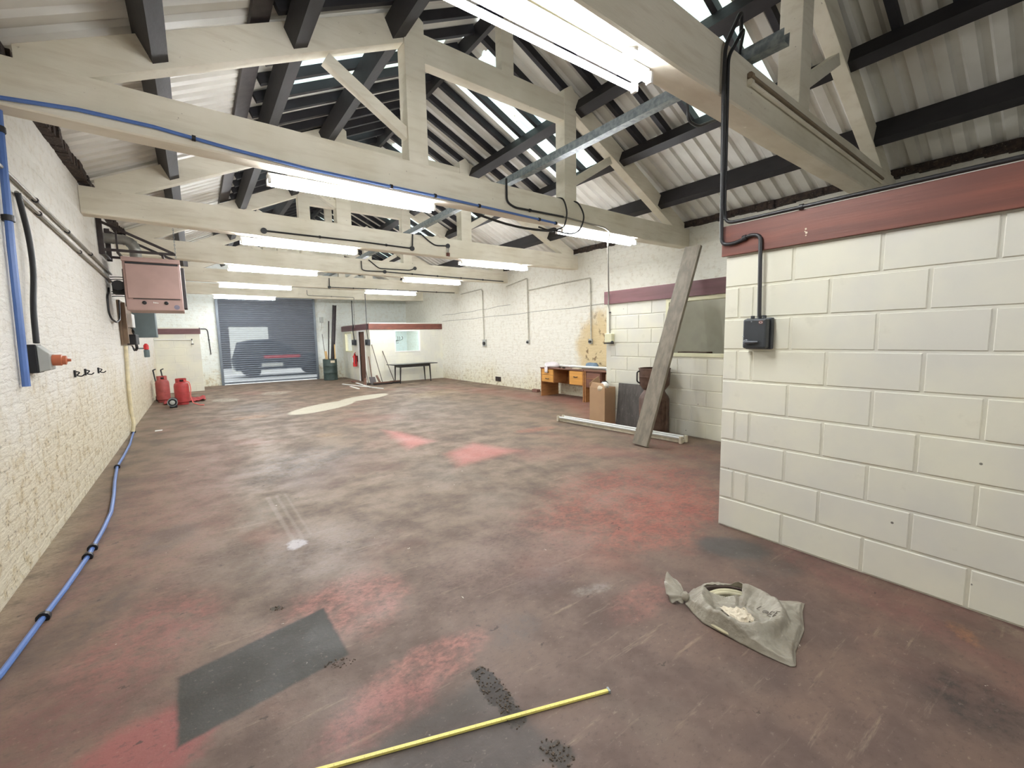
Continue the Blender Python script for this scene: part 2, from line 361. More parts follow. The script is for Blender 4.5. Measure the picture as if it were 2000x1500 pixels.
def curtain_mat():
    """Finely perforated galvanised slats: partly see-through, slightly glossy."""
    k = NT('perforated_shutter_slats'); t = k.t
    k.fin(lin((124, 132, 142)), .38, .55)
    tr = k.n('ShaderNodeBsdfTransparent'); mx = k.n('ShaderNodeMixShader'); mx.inputs[0].default_value = .26
    t.links.new(k.b.outputs[0], mx.inputs[1]); t.links.new(tr.outputs[0], mx.inputs[2]); t.links.new(mx.outputs[0], k.out.inputs[0])
    return k.m
M['curtain'] = curtain_mat()

# ---------------------------------------------------------------- mesh builder
WL = {}
class MB:
    def __init__(s): s.bm = bmesh.new(); s.T = Matrix.Identity(4)
    def _v(s, p): return s.bm.verts.new(s.T @ V(p))
    def hexa(s, p):     # 8 points: bottom loop then top loop
        v = [s._v(q) for q in p]
        for f in ((3, 2, 1, 0), (4, 5, 6, 7), (0, 1, 5, 4), (1, 2, 6, 5), (2, 3, 7, 6), (3, 0, 4, 7)):
            s.bm.faces.new([v[i] for i in f])
        return s
    def box(s, x0, x1, y0, y1, z0, z1):
        return s.hexa([(x0, y0, z0), (x1, y0, z0), (x1, y1, z0), (x0, y1, z0), (x0, y0, z1), (x1, y0, z1), (x1, y1, z1), (x0, y1, z1)])
    def beam(s, a, b, w, h, upv=(0, 0, 1)):   # bar from a to b: width w across, height h along upv
        a, b = V(a), V(b); d = (b-a).normalized(); upv = V(upv); sd = d.cross(upv).normalized(); uu = sd.cross(d)
        o = [-sd*w/2-uu*h/2, sd*w/2-uu*h/2, sd*w/2+uu*h/2, -sd*w/2+uu*h/2]
        return s.hexa([a+q for q in o]+[b+q for q in o])
    def prism(s, pts, ext):
        e = V(ext); a = [s._v(p) for p in pts]; b = [s._v(V(p)+e) for p in pts]; n = len(pts)
        s.bm.faces.new(a[::-1]); s.bm.faces.new(b)
        for i in range(n): s.bm.faces.new([a[i], a[(i+1) % n], b[(i+1) % n], b[i]])
        return s
    def ring(s, c, ax, r, seg, ph=0):
        ax = V(ax).normalized(); u = ax.orthogonal().normalized(); v = ax.cross(u)
        return [s._v(V(c)+(u*cos(2*pi*i/seg+ph)+v*sin(2*pi*i/seg+ph))*r) for i in range(seg)]
    def tube(s, pts, r, seg=8, fillet=0., closed=False):
        pts = [V(p) for p in pts]
        if fillet:
            q = [pts[0]]
            for i in range(1, len(pts)-1):
                a, b, c = pts[i-1], pts[i], pts[i+1]; f = min(fillet, (a-b).length*.45, (c-b).length*.45)
                p0 = b+(a-b).normalized()*f; p1 = b+(c-b).normalized()*f
                for j in range(5):
                    t = j/4; q.append(p0*(1-t)**2+b*2*t*(1-t)+p1*t*t)
            pts = q+[pts[-1]]
        rings = []; n = len(pts); pu = None
        for i, p in enumerate(pts):
            if closed: d = (pts[(i+1) % n]-pts[i-1]).normalized()
            else: d = (pts[min(i+1, n-1)]-pts[max(i-1, 0)]).normalized()
            u = d.orthogonal().normalized() if pu is None else (pu-d*pu.dot(d)).normalized()
            pu = u; v = d.cross(u); rr = r[i] if isinstance(r, (list, tuple)) else r
            rings.append([s._v(p+(u*cos(2*pi*j/seg)+v*sin(2*pi*j/seg))*rr) for j in range(seg)])
        for i in range(n-(0 if closed else 1)):
            a, b = rings[i], rings[(i+1) % n]
            for j in range(seg): s.bm.faces.new([a[j], a[(j+1) % seg], b[(j+1) % seg], b[j]])
        if not closed: s.bm.faces.new(rings[0][::-1]); s.bm.faces.new(rings[-1])
        return s
    def cyl(s, a, b, r, r1=None, seg=16):
        return s.tube([a, b], [r, r if r1 is None else r1], seg)
    def lathe(s, prof, base, seg=24, axis=(0, 0, 1)):
        ax = V(axis).normalized(); rs = [s.ring(V(base)+ax*z, ax, max(r, .0005), seg) for r, z in prof]
        for a, b in zip(rs, rs[1:]):
            for j in range(seg): s.bm.faces.new([a[j], a[(j+1) % seg], b[(j+1) % seg], b[j]])
        s.bm.faces.new(rs[0][::-1]); s.bm.faces.new(rs[-1]); return s
    def sphere(s, c, r, sc=(1, 1, 1), seg=12):
        rs = []
        for i in range(1, seg//2):
            t = pi*i/(seg//2); rs.append([s._v(V(c)+V((sin(t)*cos(2*pi*j/seg)*sc[0], sin(t)*sin(2*pi*j/seg)*sc[1], -cos(t)*sc[2]))*r) for j in range(seg)])
        for a, b in zip(rs, rs[1:]):
            for j in range(seg): s.bm.faces.new([a[j], a[(j+1) % seg], b[(j+1) % seg], b[j]])
        lo, hi = s._v(V(c)-V((0, 0, r*sc[2]))), s._v(V(c)+V((0, 0, r*sc[2])))
        for j in range(seg):
            s.bm.faces.new([lo, rs[0][(j+1) % seg], rs[0][j]]); s.bm.faces.new([hi, rs[-1][j], rs[-1][(j+1) % seg]])
        return s
    def rough(s, amp, sc, seed=0):
        for v in s.bm.verts: v.co += noise.noise_vector(v.co*sc+V((seed, seed*2, 0)))*amp
        return s
    def build(s, name, mat, parent=None, smooth=False, bevel=0., sub=0, origin=None):
        me = bpy.data.meshes.new(name); bmesh.ops.recalc_face_normals(s.bm, faces=s.bm.faces[:])
        off = WL[parent.name] if parent else V(origin or (0, 0, 0))
        if not parent and origin is None and len(s.bm.verts):     # origin at the foot of the thing
            xs = [v.co for v in s.bm.verts]
            off = V(((min(p.x for p in xs)+max(p.x for p in xs))/2, (min(p.y for p in xs)+max(p.y for p in xs))/2, min(p.z for p in xs)))
        for v in s.bm.verts: v.co -= off
        s.bm.to_mesh(me); s.bm.free(); me.materials.append(mat)
        o = bpy.data.objects.new(name, me); C.objects.link(o); WL[o.name] = off.copy()
        if parent: o.parent = parent
        else: o.location = off
        if smooth:
            for p in me.polygons: p.use_smooth = True
            me.set_sharp_from_angle(angle=radians(38))
        if bevel:
            b = o.modifiers.new('bevel', 'BEVEL'); b.width = bevel; b.segments = 2; b.limit_method = 'ANGLE'; b.angle_limit = radians(40)
        if sub:
            b = o.modifiers.new('subdivision', 'SUBSURF'); b.levels = sub; b.render_levels = sub
        return o
def tag(o, label, cat, group=None, kind=None):
    o['label'] = label; o['category'] = cat
    if group: o['group'] = group
    if kind: o['kind'] = kind
    return o
def thing(name, label, cat, loc, group=None):
    o = bpy.data.objects.new(name, None); C.objects.link(o); o.location = loc; o.empty_display_size = .1
    WL[o.name] = V(loc); return tag(o, label, cat, group)
def struct(o, kind='structure'):
    o['kind'] = kind; return o
B = lambda *a: MB().box(*a)

# ================================================================ SETTING
XL, XR, YB, YF = -1.0, 7.57, 18.3, -6.0
RX, RZ, K = 3.29, 5.56, .48                        # ridge x, height, roof slope
roof = lambda x: RZ-K*abs(x-RX)
o = B(XL-.3, XR+.3, YF-.3, YB+.02, -.15, 0).build('floor', M['floor'], origin=(0, 0, 0)); struct(o)
struct(B(XL-.28, XL, YF, YB, 0, 3.45).build('wall_left', M['wall_left'], origin=(0, 0, 0)))
struct(B(XR, XR+.28, YF, YB, 0, 3.45).build('wall_right', M['wall_right'], origin=(0, 0, 0)))
def gable(y0, y1, hole=None):
    m = MB(); X0, X1 = XL-.28, XR+.28
    if hole:
        a, b, h = hole
        for x0, x1, zb in ((X0, a, 0), (a, b, h), (b, X1, 0)):
            mids = [x0]+([RX] if x0 < RX < x1 else [])+[x1]
            pts = [(x0, y0, zb), (x1, y0, zb)]+[(x, y0, roof(x)-.01) for x in mids[::-1]]
            m.prism(pts, (0, y1-y0, 0))
    else:
        m.prism([(X0, y0, 0), (X1, y0, 0), (X1, y0, roof(X1)-.01), (RX, y0, RZ-.01), (X0, y0, roof(X0)-.01)], (0, y1-y0, 0))
    return m
SH0, SH1, SHT = .64, 3.84, 3.12
struct(gable(YB, YB+.28, (SH0, SH1, SHT)).build('wall_back', M['wall_back'], origin=(0, 0, 0)))
struct(gable(YF-.28, YF).build('wall_front', M['wall_back'], origin=(0, 0, 0)))

# roof sheets with translucent strips
SKY_R = [(2.55, 3.55), (5.3, 6.3), (8.4, 9.3), (11.4, 12.3), (14.4, 15.3)]
SKY_L = [(5.35, 6.25), (8.4, 9.3), (11.4, 12.3), (14.4, 15.3)]
PROF = [(0, 0), (.092, 0), (.116, .040), (.174, .040), (.198, 0)]
def sheet(m, side, y0, y1, d0, d1):
    ys = []; y = y0; n = max(1, round((y1-y0)/.2)); st = (y1-y0)/n
    for i in range(n):
        for a, h in PROF: ys.append((y0+i*st+a*st/.2, h))
    ys.append((y1, 0)); rows = []
    for d in (d0, d1):
        rows.append([m._v((RX+side*d, yy, RZ-K*d+h)) for yy, h in ys])
    for i in range(len(ys)-1): m.bm.faces.new([rows[0][i], rows[0][i+1], rows[1][i+1], rows[1][i]])
SD = {-1: 2.30, 1: 2.62}
wn = 1
for side, sky, nm in ((-1, SKY_L, 'ceiling_left'), (1, SKY_R, 'ceiling_right')):
    m = MB(); y = YF-.25; dE = 4.62
    for a, b in sky:
        sheet(m, side, y, a, 0, dE); sheet(m, side, a, b, 0, .28); sheet(m, side, a, b, SD[side], dE); y = b
        g = MB(); sheet(g, side, a, b, .28, SD[side])
        struct(g.build('window_%d' % wn, M['skylight'], origin=(0, 0, 0), smooth=False)); wn += 1
    sheet(m, side, y, YB+.25, 0, dE)
    struct(m.build(nm, M['sheet'], origin=(0, 0, 0)))
# ragged plates at the eaves
for nm, xw, s in (('trim_left', XL, 1), ('trim_right', XR, -1)):
    m = MB(); n = 260
    for a in range(n):
        y0 = YF+(YB-YF)*a/n; y1 = YF+(YB-YF)*(a+1)/n; rnd = random.random
        z1 = 3.535; z0 = 3.425+.04*noise.noise(V((y0*2.3, s, 0)))+.02*rnd(); d = .085+.05*noise.noise(V((y0*3.1, s, 5)))+.02*rnd()
        x0, x1 = sorted((xw-s*.02, xw+s*d)); m.box(x0, x1, y0-.002, y1+.002, z0, z1)
    struct(m.build(nm, M['plate'], origin=(0, 0, 0)))

# ---------------------------------------------------------------- block walls
def block_wall(name, org, u, nrm, u0, u1, ztop, joints, mat, openings=(), thick=.1, parent=None, gap=.0065):
    """Painted blockwork: bevelled blocks standing 5 mm proud of the joints, openings left clear."""
    m = MB(); u, nrm, org = V(u), V(nrm), V(org); z3 = V((0, 0, 1))
    P = lambda a, z, d: org+u*a+z3*z-nrm*d
    def cell(a0, a1, z0, z1, d0, d1):
        m.hexa([P(a0, z0, d1), P(a1, z0, d1), P(a1, z0, d0), P(a0, z0, d0), P(a0, z1, d1), P(a1, z1, d1), P(a1, z1, d0), P(a0, z1, d0)])
    us = sorted({u0, u1, *[q for o in openings for q in o[:2]]}); zs = sorted({0, ztop, *[q for o in openings for q in o[2:]]})
    ins = lambda a, z: any(o[0] < a < o[1] and o[2] < z < o[3] for o in openings)
    for a0, a1 in zip(us, us[1:]):
        for z0, z1 in zip(zs, zs[1:]):
            if a0 >= u0 and a1 <= u1 and not ins((a0+a1)/2, (z0+z1)/2): cell(a0, a1, z0, z1, gap, thick)
    k = 0
    while k*.225 < ztop-.01:
        z0, z1 = k*.225+gap, min((k+1)*.225-gap, ztop)
        js = [u0-gap]+[j for j in sorted(joints(k)) if u0+.02 < j < u1-.02]+[u1+gap]
        for a, b in zip(js, js[1:]):
            segs = [(a+gap, b-gap, z0, z1)]
            for oo in openings:
                ns = []
                for (p, q, r, t) in segs:
                    if q <= oo[0] or p >= oo[1] or t <= oo[2] or r >= oo[3]: ns.append((p, q, r, t)); continue
                    if p < oo[0]: ns.append((p, oo[0], r, t))
                    if q > oo[1]: ns.append((oo[1], q, r, t))
                    p2, q2 = max(p, oo[0]), min(q, oo[1])
                    if r < oo[2]: ns.append((p2, q2, r, oo[2]))
                    if t > oo[3]: ns.append((p2, q2, oo[3], t))
                segs = ns
            for (p, q, r, t) in segs:
                if q-p < .015 or t-r < .015: continue
                e = .005; j1 = random.uniform(-.0012, .0012)
                f = [P(p+e, r+e, j1), P(q-e, r+e, j1), P(q-e, t-e, j1), P(p+e, t-e, j1)]
                bk = [P(p, r, gap+.001), P(q, r, gap+.001), P(q, t, gap+.001), P(p, t, gap+.001)]
                m.hexa(bk+f)
        k += 1
    return struct(m.build(name, mat, parent, origin=(0, 0, 0)))
rng = lambda s, n=14: [s-.45*i for i in range(-2, n)]
XB, YC, FZ = 3.178, 1.69, 2.02
def jb(k):
    return [1.244-.45*i for i in range(20)] if k % 2 == 0 else [1.585, 1.484]+[1.034-.45*i for i in range(20)]
block_wall('wall_near', (XB, 0, 0), (0, 1, 0), (-1, 0, 0), YF, YC, FZ+.17, jb, M['block'])
struct(B(XB+.1, 5.7, YC-.1, YC, 0, FZ+.17).build('wall_near_end', M['block'], origin=(0, 0, 0)))
struct(B(XB+.02, XR, YF, YC, FZ+.17, FZ+.23).build('ceiling_store', M['office_wall'], origin=(0, 0, 0)))
X2, Y2 = 5.7, 5.08
def j2(k): return [4.63-.46*i for i in range(8)] if k % 2 == 0 else [4.87-.46*i for i in range(8)]
OP2 = (2.45, 3.92, 1.15, 1.99)
block_wall('wall_store', (X2, 0, 0), (0, 1, 0), (-1, 0, 0), YC, Y2, 2.02, j2, M['block'], [OP2])
struct(B(X2, XR, Y2-.1, Y2, 0, 2.2).build('wall_store_end', M['block'], origin=(0, 0, 0)))
struct(B(7.45, 7.56, YC+.01, Y2-.11, 0, 2.19).build('wall_inner', M['office_grey'], origin=(0, 0, 0)))
# far office
XO, YO, OZ = 4.83, 14.9, 1.84
def jo(k): return [XO+.2*(k % 2)+.45*i for i in range(1, 8)]
def jl(k): return [YO+.2*(k % 2)+.45*i for i in range(1, 9)]
OPF = (5.70, 6.68, 1.04, 1.82); OPL = (16.95, 17.95, 1.03, 1.80); OPD = (15.42, 16.12, 0, 1.79)
block_wall('wall_office_front', (0, YO, 0), (1, 0, 0), (0, -1, 0), XO, XR, 2.03, jo, M['block'], [OPF], gap=.003)
block_wall('wall_office_side', (XO, 0, 0), (0, 1, 0), (-1, 0, 0), YO, YB, 2.03, jl, M['block'], [OPL, OPD], gap=.003)
struct(B(XO+.02, XR, YO+.02, YB, 2.03, 2.08).build('ceiling_far_office', M['office_wall'], origin=(0, 0, 0)))
# far left store
YS, XS = 16.7, .12
block_wall('wall_far_store', (0, YS, 0), (1, 0, 0), (0, -1, 0), XL, XS, 1.94, lambda k: [XL+.3*(k % 2)+.45*i for i in range(1, 4)], M['block'], gap=.003)
struct(B(XS-.1, XS, YS+.1, YB, 0, 1.94).build('wall_far_store_side', M['block'], origin=(0, 0, 0)))
struct(B(XL, XS, YS+.02, YB, 1.94, 1.98).build('ceiling_far_store', M['block'], origin=(0, 0, 0)))

# timber fascias along the tops of the blockwork
def fascia(m, label, mat):
    return tag(m.build('fascia_board', mat, bevel=.003), label, 'fascia board', 'red-brown fascia boards')
fascia(B(XB-.033, XB-.006, YF+.02, YC+.02, 2.025, 2.235), 'long oxide-red fascia board along the top of the near white block wall', M['fascia'])
fb = bpy.data.objects['fascia_board']; m = MB()
for y, z, r_ in ((1.172, 2.112, .006), (1.168, 2.088, .007), (1.176, 2.097, .004), (1.170, 2.072, .004)): m.cyl((XB-.0345, y, z), (XB-.032, y, z), r_, seg=7)
m.build('paint_mark', M['paper'], fb)
fascia(B(X2-.03, X2-.001, YC+.03, Y2+.03, 2.0, 2.21), 'maroon fascia board above the interior window, with a plank leaning on it', M['fascia_b'])
fascia(B(XO-.03, XR-.005, YO-.03, YO-.001, 1.845, 2.045), 'red fascia board above the bright far office window and black table', M['fascia'])
fascia(B(XO-.03, XO-.001, YO+.005, YB-.005, 1.845, 2.045), 'maroon fascia board over the far office door and fire extinguisher', M['fascia_b'])
fascia(B(XL+.005, XS+.03, YS-.03, YS-.001, 1.78, 1.945), 'short maroon fascia board above the gas bottles on the far store', M['fascia_b'])

# windows
def window(name, org, u, nrm, op, fw_, mat, gmat, depth=.08, sill=None):
    u, nrm, org = V(u), V(nrm), V(org); a0, a1, z0, z1 = op; m = MB()
    P = lambda a, z, d: org+u*a+V((0, 0, z))-nrm*d
    def bar(p, q, r, t, d0=-.012, d1=depth): m.hexa([P(p, r, d1), P(q, r, d1), P(q, r, d0), P(p, r, d0), P(p, t, d1), P(q, t, d1), P(q, t, d0), P(p, t, d0)])
    bar(a0, a0+fw_, z0, z1); bar(a1-fw_, a1, z0, z1); bar(a0+fw_, a1-fw_, z0, z0+fw_); bar(a0+fw_, a1-fw_, z1-fw_, z1)
    fr = struct(m.build(name, mat, origin=(0, 0, 0), bevel=.003))
    m = MB(); d = depth*.6
    m.hexa([P(a0+fw_, z0+fw_, d+.006), P(a1-fw_, z0+fw_, d+.006), P(a1-fw_, z0+fw_, d), P(a0+fw_, z0+fw_, d), P(a0+fw_, z1-fw_, d+.006), P(a1-fw_, z1-fw_, d+.006), P(a1-fw_, z1-fw_, d), P(a0+fw_, z1-fw_, d)])
    m.build('pane', gmat, fr)
    return fr
window('window_%d' % wn, (X2, 0, 0), (0, 1, 0), (-1, 0, 0), OP2, .05, M['frame_cream'], M['glass_grey']); wn += 1
window('window_%d' % wn, (0, YO, 0), (1, 0, 0), (0, -1, 0), OPF, .04, M['white_metal'], M['glass_blue']); wn += 1
window('window_%d' % wn, (XO, 0, 0), (0, 1, 0), (-1, 0, 0), OPL, .05, M['frame_cream'], M['glass']); wn += 1
struct(B(X2+.1, X2+.32, 2.5, 3.86, 1.15, 1.185).build('trim_1', M['brown_wood'], origin=(0, 0, 0)))
# door frame and the brown door standing ajar
d = MB(); d.box(XO-.03, XO+.1, OPD[0]-.06, OPD[0], 0, 1.84); d.box(XO-.03, XO+.1, OPD[1], OPD[1]+.12, 0, 1.84); d.box(XO-.03, XO+.1, OPD[0], OPD[1], 1.79, 1.84)
struct(d.build('door_1', M['white_metal'], origin=(0, 0, 0)))
dr = thing('door_leaf', 'brown wooden door standing ajar in the white frame of the far office', 'door', (XO+.03, OPD[0]+.03, 0))
B(XO+.03, XO+.07, OPD[0]+.02, OPD[1]-.01, .01, 1.785).build('panel', M['brown_wood'], dr)
MB().cyl((XO+.03, OPD[1]-.08, .95), (XO-.02, OPD[1]-.08, .95), .012).cyl((XO-.02, OPD[1]-.08, .95), (XO-.02, OPD[1]-.18, .95), .01).build('handle', M['galv'], dr)

# ================================================================ ROOF TIMBERS
def truss(yf, zb, rot, label):
    """Queen-post truss: sagging tie beam, rafters, queen posts, straining beam, struts, king post."""
    yb = yf+.2; yc = yf+.1
    t = thing('roof_truss', label, 'roof truss', (RX, yc, 3), 'cream painted roof trusses')
    R = Matrix.Translation((RX, yc, 0)) @ Matrix.Rotation(rot, 4, 'Z') @ Matrix.Translation((-RX, -yc, 0))
    def mk(): m = MB(); m.T = R; return m
    m = mk(); n = 24; xs = [XL+(XR-XL)*i/n for i in range(n+1)]; rows = []
    for x in xs:
        q = ((x-RX)/4.3)**2; z0 = zb+.055*q+.006*noise.noise(V((x*1.3, yf, 0))); z1 = zb+.345+.03*q+.012*noise.noise(V((x*.9, yf, 3)))
        wv = .006*noise.noise(V((x*1.1, yf, 7)))
        rows.append([m._v(p) for p in ((x, yf+wv, z0+.012), (x, yf+.012+wv, z0), (x, yb-.012, z0), (x, yb, z0+.012), (x, yb, z1), (x, yf+wv, z1))])
    for a, b in zip(rows, rows[1:]):
        for j in range(6): m.bm.faces.new([a[j], a[(j+1) % 6], b[(j+1) % 6], b[j]])
    m.bm.faces.new(rows[0][::-1]); m.bm.faces.new(rows[-1]); m.build('tie_beam', M['truss'], t)
    zt = zb+.35; y0, y1 = yf+.02, yf+.16
    for s in (-1, 1):
        m = mk(); xi, xo = RX+s*1.28, RX+s*1.06
        xa, xb = sorted((RX+s*1.17-.115, RX+s*1.17+.115))
        m.prism([(xa, y0-.01, zt-.01), (xb, y0-.01, zt-.01), (xb, y0-.01, 4.84), ((xa+xb)/2+s*.02, y0-.01, 4.93), (xa, y0-.01, 4.84)], (0, .18, 0))
        m.build('queen_post', M['truss'], t, bevel=.004)
        m = mk(); e0, e1 = 1.29, 4.14            # principal rafter, from queen post down to the wall
        top = lambda d: RZ-.075-K*d
        m.prism([(RX+s*e0, y0, top(e0)-.30), (RX+s*e0, y0, top(e0)), (RX+s*e1, y0, top(e1)), (RX+s*e1, y0, max(top(e1)-.30, zb+.2))], (0, .14, 0))
        m.build('principal_rafter', M['truss'], t, bevel=.004)
        m = mk(); m.beam((RX+s*1.26, y0+.06, 3.66), (RX+s*2.08, y0+.06, 4.15), .09, .11, (0, 0, 1)); m.build('strut', M['truss'], t, bevel=.004)
    m = mk(); m.box(RX-1.06, RX+1.06, y0, y1, 4.44, 4.73); m.build('straining_beam', M['truss'], t, bevel=.004)
    m = mk(); m.box(RX, RX+.19, y0+.01, y1-.01, 4.73, 5.44); m.build('king_post', M['truss'], t, bevel=.004)
    return t
TR = [(1.68, 3.07, .03, 'cream roof truss nearest the camera, its tie beam crossing the upper right'),
      (4.60, 3.03, .033, 'cream roof truss carrying the blue air pipe along its tie beam'),
      (7.53, 3.02, .025, 'cream roof truss directly above the pink wall heater bracket'),
      (10.47, 3.03, .02, 'cream roof truss third behind the blue pipe, above the desks'),
      (13.50, 3.01, .0, 'cream roof truss last but one before the roller shutter'),
      (16.45, 2.97, .0, 'farthest cream roof truss, in front of the roller shutter')]
for a in TR: truss(*a)
truss(-2.95, 3.05, .0, 'unseen cream roof truss added behind the viewpoint to carry the extra strip light')  # out of view, added so the extra fitting has a beam to hang from
# purlins and ridge
for s, nm in ((-1, 'left'), (1, 'right')):
    for d, w_, lo, hi, lab in ((3.46, .11, -.275, -.012, 'lowest'), (2.43, .13, -.285, -.115, 'middle'), (1.46, .15, -.30, -.115, 'top')):
        m = MB(); dv = V((s, 0, -K)).normalized(); nv = V((s*K, 0, 1)).normalized(); c = V((RX+s*d, 0, RZ-K*d))
        q = [c-dv*w_/2+nv*lo, c+dv*w_/2+nv*lo, c+dv*w_/2+nv*hi, c-dv*w_/2+nv*hi]
        n = 24; prev = None
        for i in range(n+1):
            y = YF+.01+(YB-YF-.02)*i/n; j = noise.noise_vector(V((s*3, d, y*.7)))*.008
            rg = [m._v(p+V((j.x, y, j.z))) for p in q]
            if prev:
                for a in range(4): m.bm.faces.new([prev[a], prev[(a+1) % 4], rg[(a+1) % 4], rg[a]])
            else: m.bm.faces.new(rg[::-1])
            prev = rg
        m.bm.faces.new(prev)
        pl = m.build('purlin', M['dark_timber'])
        if s < 0 and lab == 'middle':     # board nailed on the down-slope side
            m = MB(); m.beam((RX+s*(d+.195), YF+.02, RZ-K*(d+.195)-.03), (RX+s*(d+.195), YB-.02, RZ-K*(d+.195)-.03), .17, .035, nv); m.build('packing_board', M['steel_dark'], pl)
        tag(pl, '%s black purlin running the length of the %s roof slope' % (lab, nm), 'purlin', 'black roof purlins')
tag(B(RX-.03, RX+.03, YF+.01, YB-.01, RZ-.24, RZ-.03).build('ridge_beam', M['dark_timber']), 'black ridge board along the peak of the roof', 'ridge board')
# common rafters: one mesh per slope, copied
for s, nm in ((-1, 'left'), (1, 'right')):
    first = None
    for i in range(-27, 30):
        y = 5.62+.42*i
        if not (YF+.1 < y < YB-.1): continue
        if first is None:
            m = MB(); m.beam((RX+s*.035, y, RZ-K*.035-.058), (RX+s*2.52, y, RZ-K*2.52-.058), .065, .10, (0, 0, 1))
            o = first = m.build('common_rafter', M['rafter'], origin=(RX, y, RZ))
        else: o = first.copy(); C.objects.link(o); o.location = (RX, y, RZ)
        tag(o, 'dark common rafter between ridge and middle purlin on the %s roof slope' % nm, 'rafter', 'dark rafters of the %s slope' % nm)

# galvanised channel resting on the tie beams along the middle of the hall
m = MB(); xg, zg = 3.42, 3.43
for a in ((xg-.045, xg+.045, zg, zg+.006), (xg-.045, xg-.039, zg+.006, zg+.085), (xg+.039, xg+.045, zg+.006, zg+.085)):
    m.box(a[0], a[1], 1.45, 16.7, a[2], a[3])
tag(m.build('steel_channel', M['galv']), 'long galvanised steel channel lying across the tie beams', 'steel channel')

# ================================================================ LIGHT FITTINGS
def batten(x0, x1, yc, zb, label, lit=True):
    t = thing('strip_light', label, 'fluorescent light', ((x0+x1)/2, yc, zb), 'twin fluorescent strip lights')
    B(x0, x1, yc-.05, yc+.05, zb-.045, zb).build('housing', M['white_metal'], t, bevel=.004)
    for q in (-.055, .055):
        MB().cyl((x0+.03, yc+q, zb-.075), (x1-.03, yc+q, zb-.075), .017, seg=12).build('tube', M['tube'], t, smooth=True)
        for xx in (x0+.012, x1-.012):
            MB().box(xx-.012, xx+.012, yc+q-.02, yc+q+.02, zb-.095, zb-.03).build('tube_holder', M['white_metal'], t, bevel=.004)
    MB().lathe([(.045, 0), (.045, -.012), (.02, -.02)], (x1-.22, yc-.08, zb), 16).build('ceiling_rose', M['white_metal'], t, smooth=True)
    return t
LT = [(.62, 2.34, 1.80, 3.065, 'twin fluorescent strip light under the nearest tie beam, top of the picture'),
      (.66, 2.35, 4.74, 3.035, 'twin fluorescent strip light below the blue air pipe'),
      (4.33, 5.98, 4.76, 3.045, 'twin fluorescent strip light wrapped by looped black cables, right of the blue pipe'),
      (.65, 2.35, 7.68, 3.03, 'twin fluorescent strip light just right of the wall heater bracket, on the third tie beam'),
      (4.36, 6.03, 7.70, 3.03, 'twin fluorescent strip light on the third tie beam, above the desks'),
      (.64, 2.34, 10.62, 3.035, 'left-hand fluorescent strip light on the fourth tie beam'),
      (4.37, 6.0, 10.64, 3.035, 'right-hand fluorescent strip light on the fourth tie beam'),
      (.60, 2.30, 13.62, 3.015, 'left-hand fluorescent strip light on the last but one tie beam'),
      (4.35, 6.01, 13.62, 3.015, 'fluorescent strip light above the far office corner, on the last but one tie beam'),
      (.55, 2.28, 16.57, 2.975, 'fluorescent strip light on the farthest tie beam in front of the roller shutter')]
for a in LT: batten(*a)
batten(.62, 2.34, -2.81, 3.065, 'unseen twin strip light added behind the viewpoint to brighten the nearest tie beam')  # added fitting out of view, lifts the dark front of the nearest beam

# ================================================================ CONDUITS AND CABLES
def pipe(name, pts, r, mat, label, cat, fillet=.05, seg=8, group=None, clips=(), clip_mat=None, clip_name='clip', rc=None):
    """A run of pipe as one thing; clips (points with a direction) are its parts."""
    if not clips:
        return tag(MB().tube(pts, r, seg, fillet).build(name, mat, smooth=True), label, cat, group)
    t = thing(name, label, cat, pts[0], group)
    MB().tube(pts, r, seg, fillet).build('pipe', mat, t, smooth=True)
    for p, d in clips:
        d = V(d).normalized(); MB().cyl(V(p)-d*r*.9, V(p)+d*r*.9, rc or r*1.55, seg=10).build(clip_name, clip_mat or mat, t, smooth=True)
    return t
def at_y(p, y):      # the same sight line met at another depth y
    s = y/p[1]; return V((p[0]*s, y, CAMZ+(p[2]-CAMZ)*s))
def face(truss_i):
    yf, zb, rot, _ = TR[truss_i]; yc = yf+.1
    return lambda x: yf+math.tan(rot)*(x-RX)
def on_face(i, pts, off=.016):
    f = face(i); return [at_y(p, f(p[0])-off) for p in pts]
# blue air pipe: along the tie beam, then down the left wall
bp = on_face(1, [(-.98, 4.59, 3.17), (-.57, 4.59, 3.2), (-.14, 4.59, 3.19), (.38, 4.59, 3.14), (.98, 4.59, 3.1), (1.46, 4.59, 3.09), (2.31, 4.59, 3.075), (3.14, 4.59, 3.05), (4.12, 4.59, 3.02)], .02)
pipe('air_pipe', bp, .0145, M['blue_pipe'], 'blue compressed air pipe clipped along the big cream tie beam', 'air pipe', 0,
     clips=[(bp[0], bp[1]-bp[0]), (bp[2]*.5+bp[3]*.5, bp[3]-bp[2]), (bp[5]*.6+bp[6]*.4, bp[6]-bp[5]), (bp[6], bp[7]-bp[6]), (bp[7]*.7+bp[6]*.3, bp[7]-bp[6]), (bp[8]*.7+bp[7]*.3, bp[8]-bp[7]), (bp[8], bp[8]-bp[7])], clip_mat=M['black'])
pipe('air_pipe', [(-.965, 4.58, 3.1), (-.97, 4.48, 2.16), (-.97, 4.39, 1.2)], .022, M['blue_pipe'], 'blue air pipe dropping down the white wall beside the black cable', 'air pipe', 0,
     clips=[((-.97, 4.50, 2.35), (0, .08, 1)), ((-.97, 4.56, 2.95), (0, .1, 1))], clip_mat=M['black'])
hp = [(-.98, 9.56), (-.93, 8.95), (-.90, 8.39), (-.885, 7.6), (-.88, 6.92), (-.82, 6.2), (-.76, 5.6), (-.715, 5.05), (-.71, 4.58), (-.72, 4.06), (-.75, 3.6), (-.78, 3.28), (-.82, 2.81), (-.92, 2.2), (-.98, 1.75)]
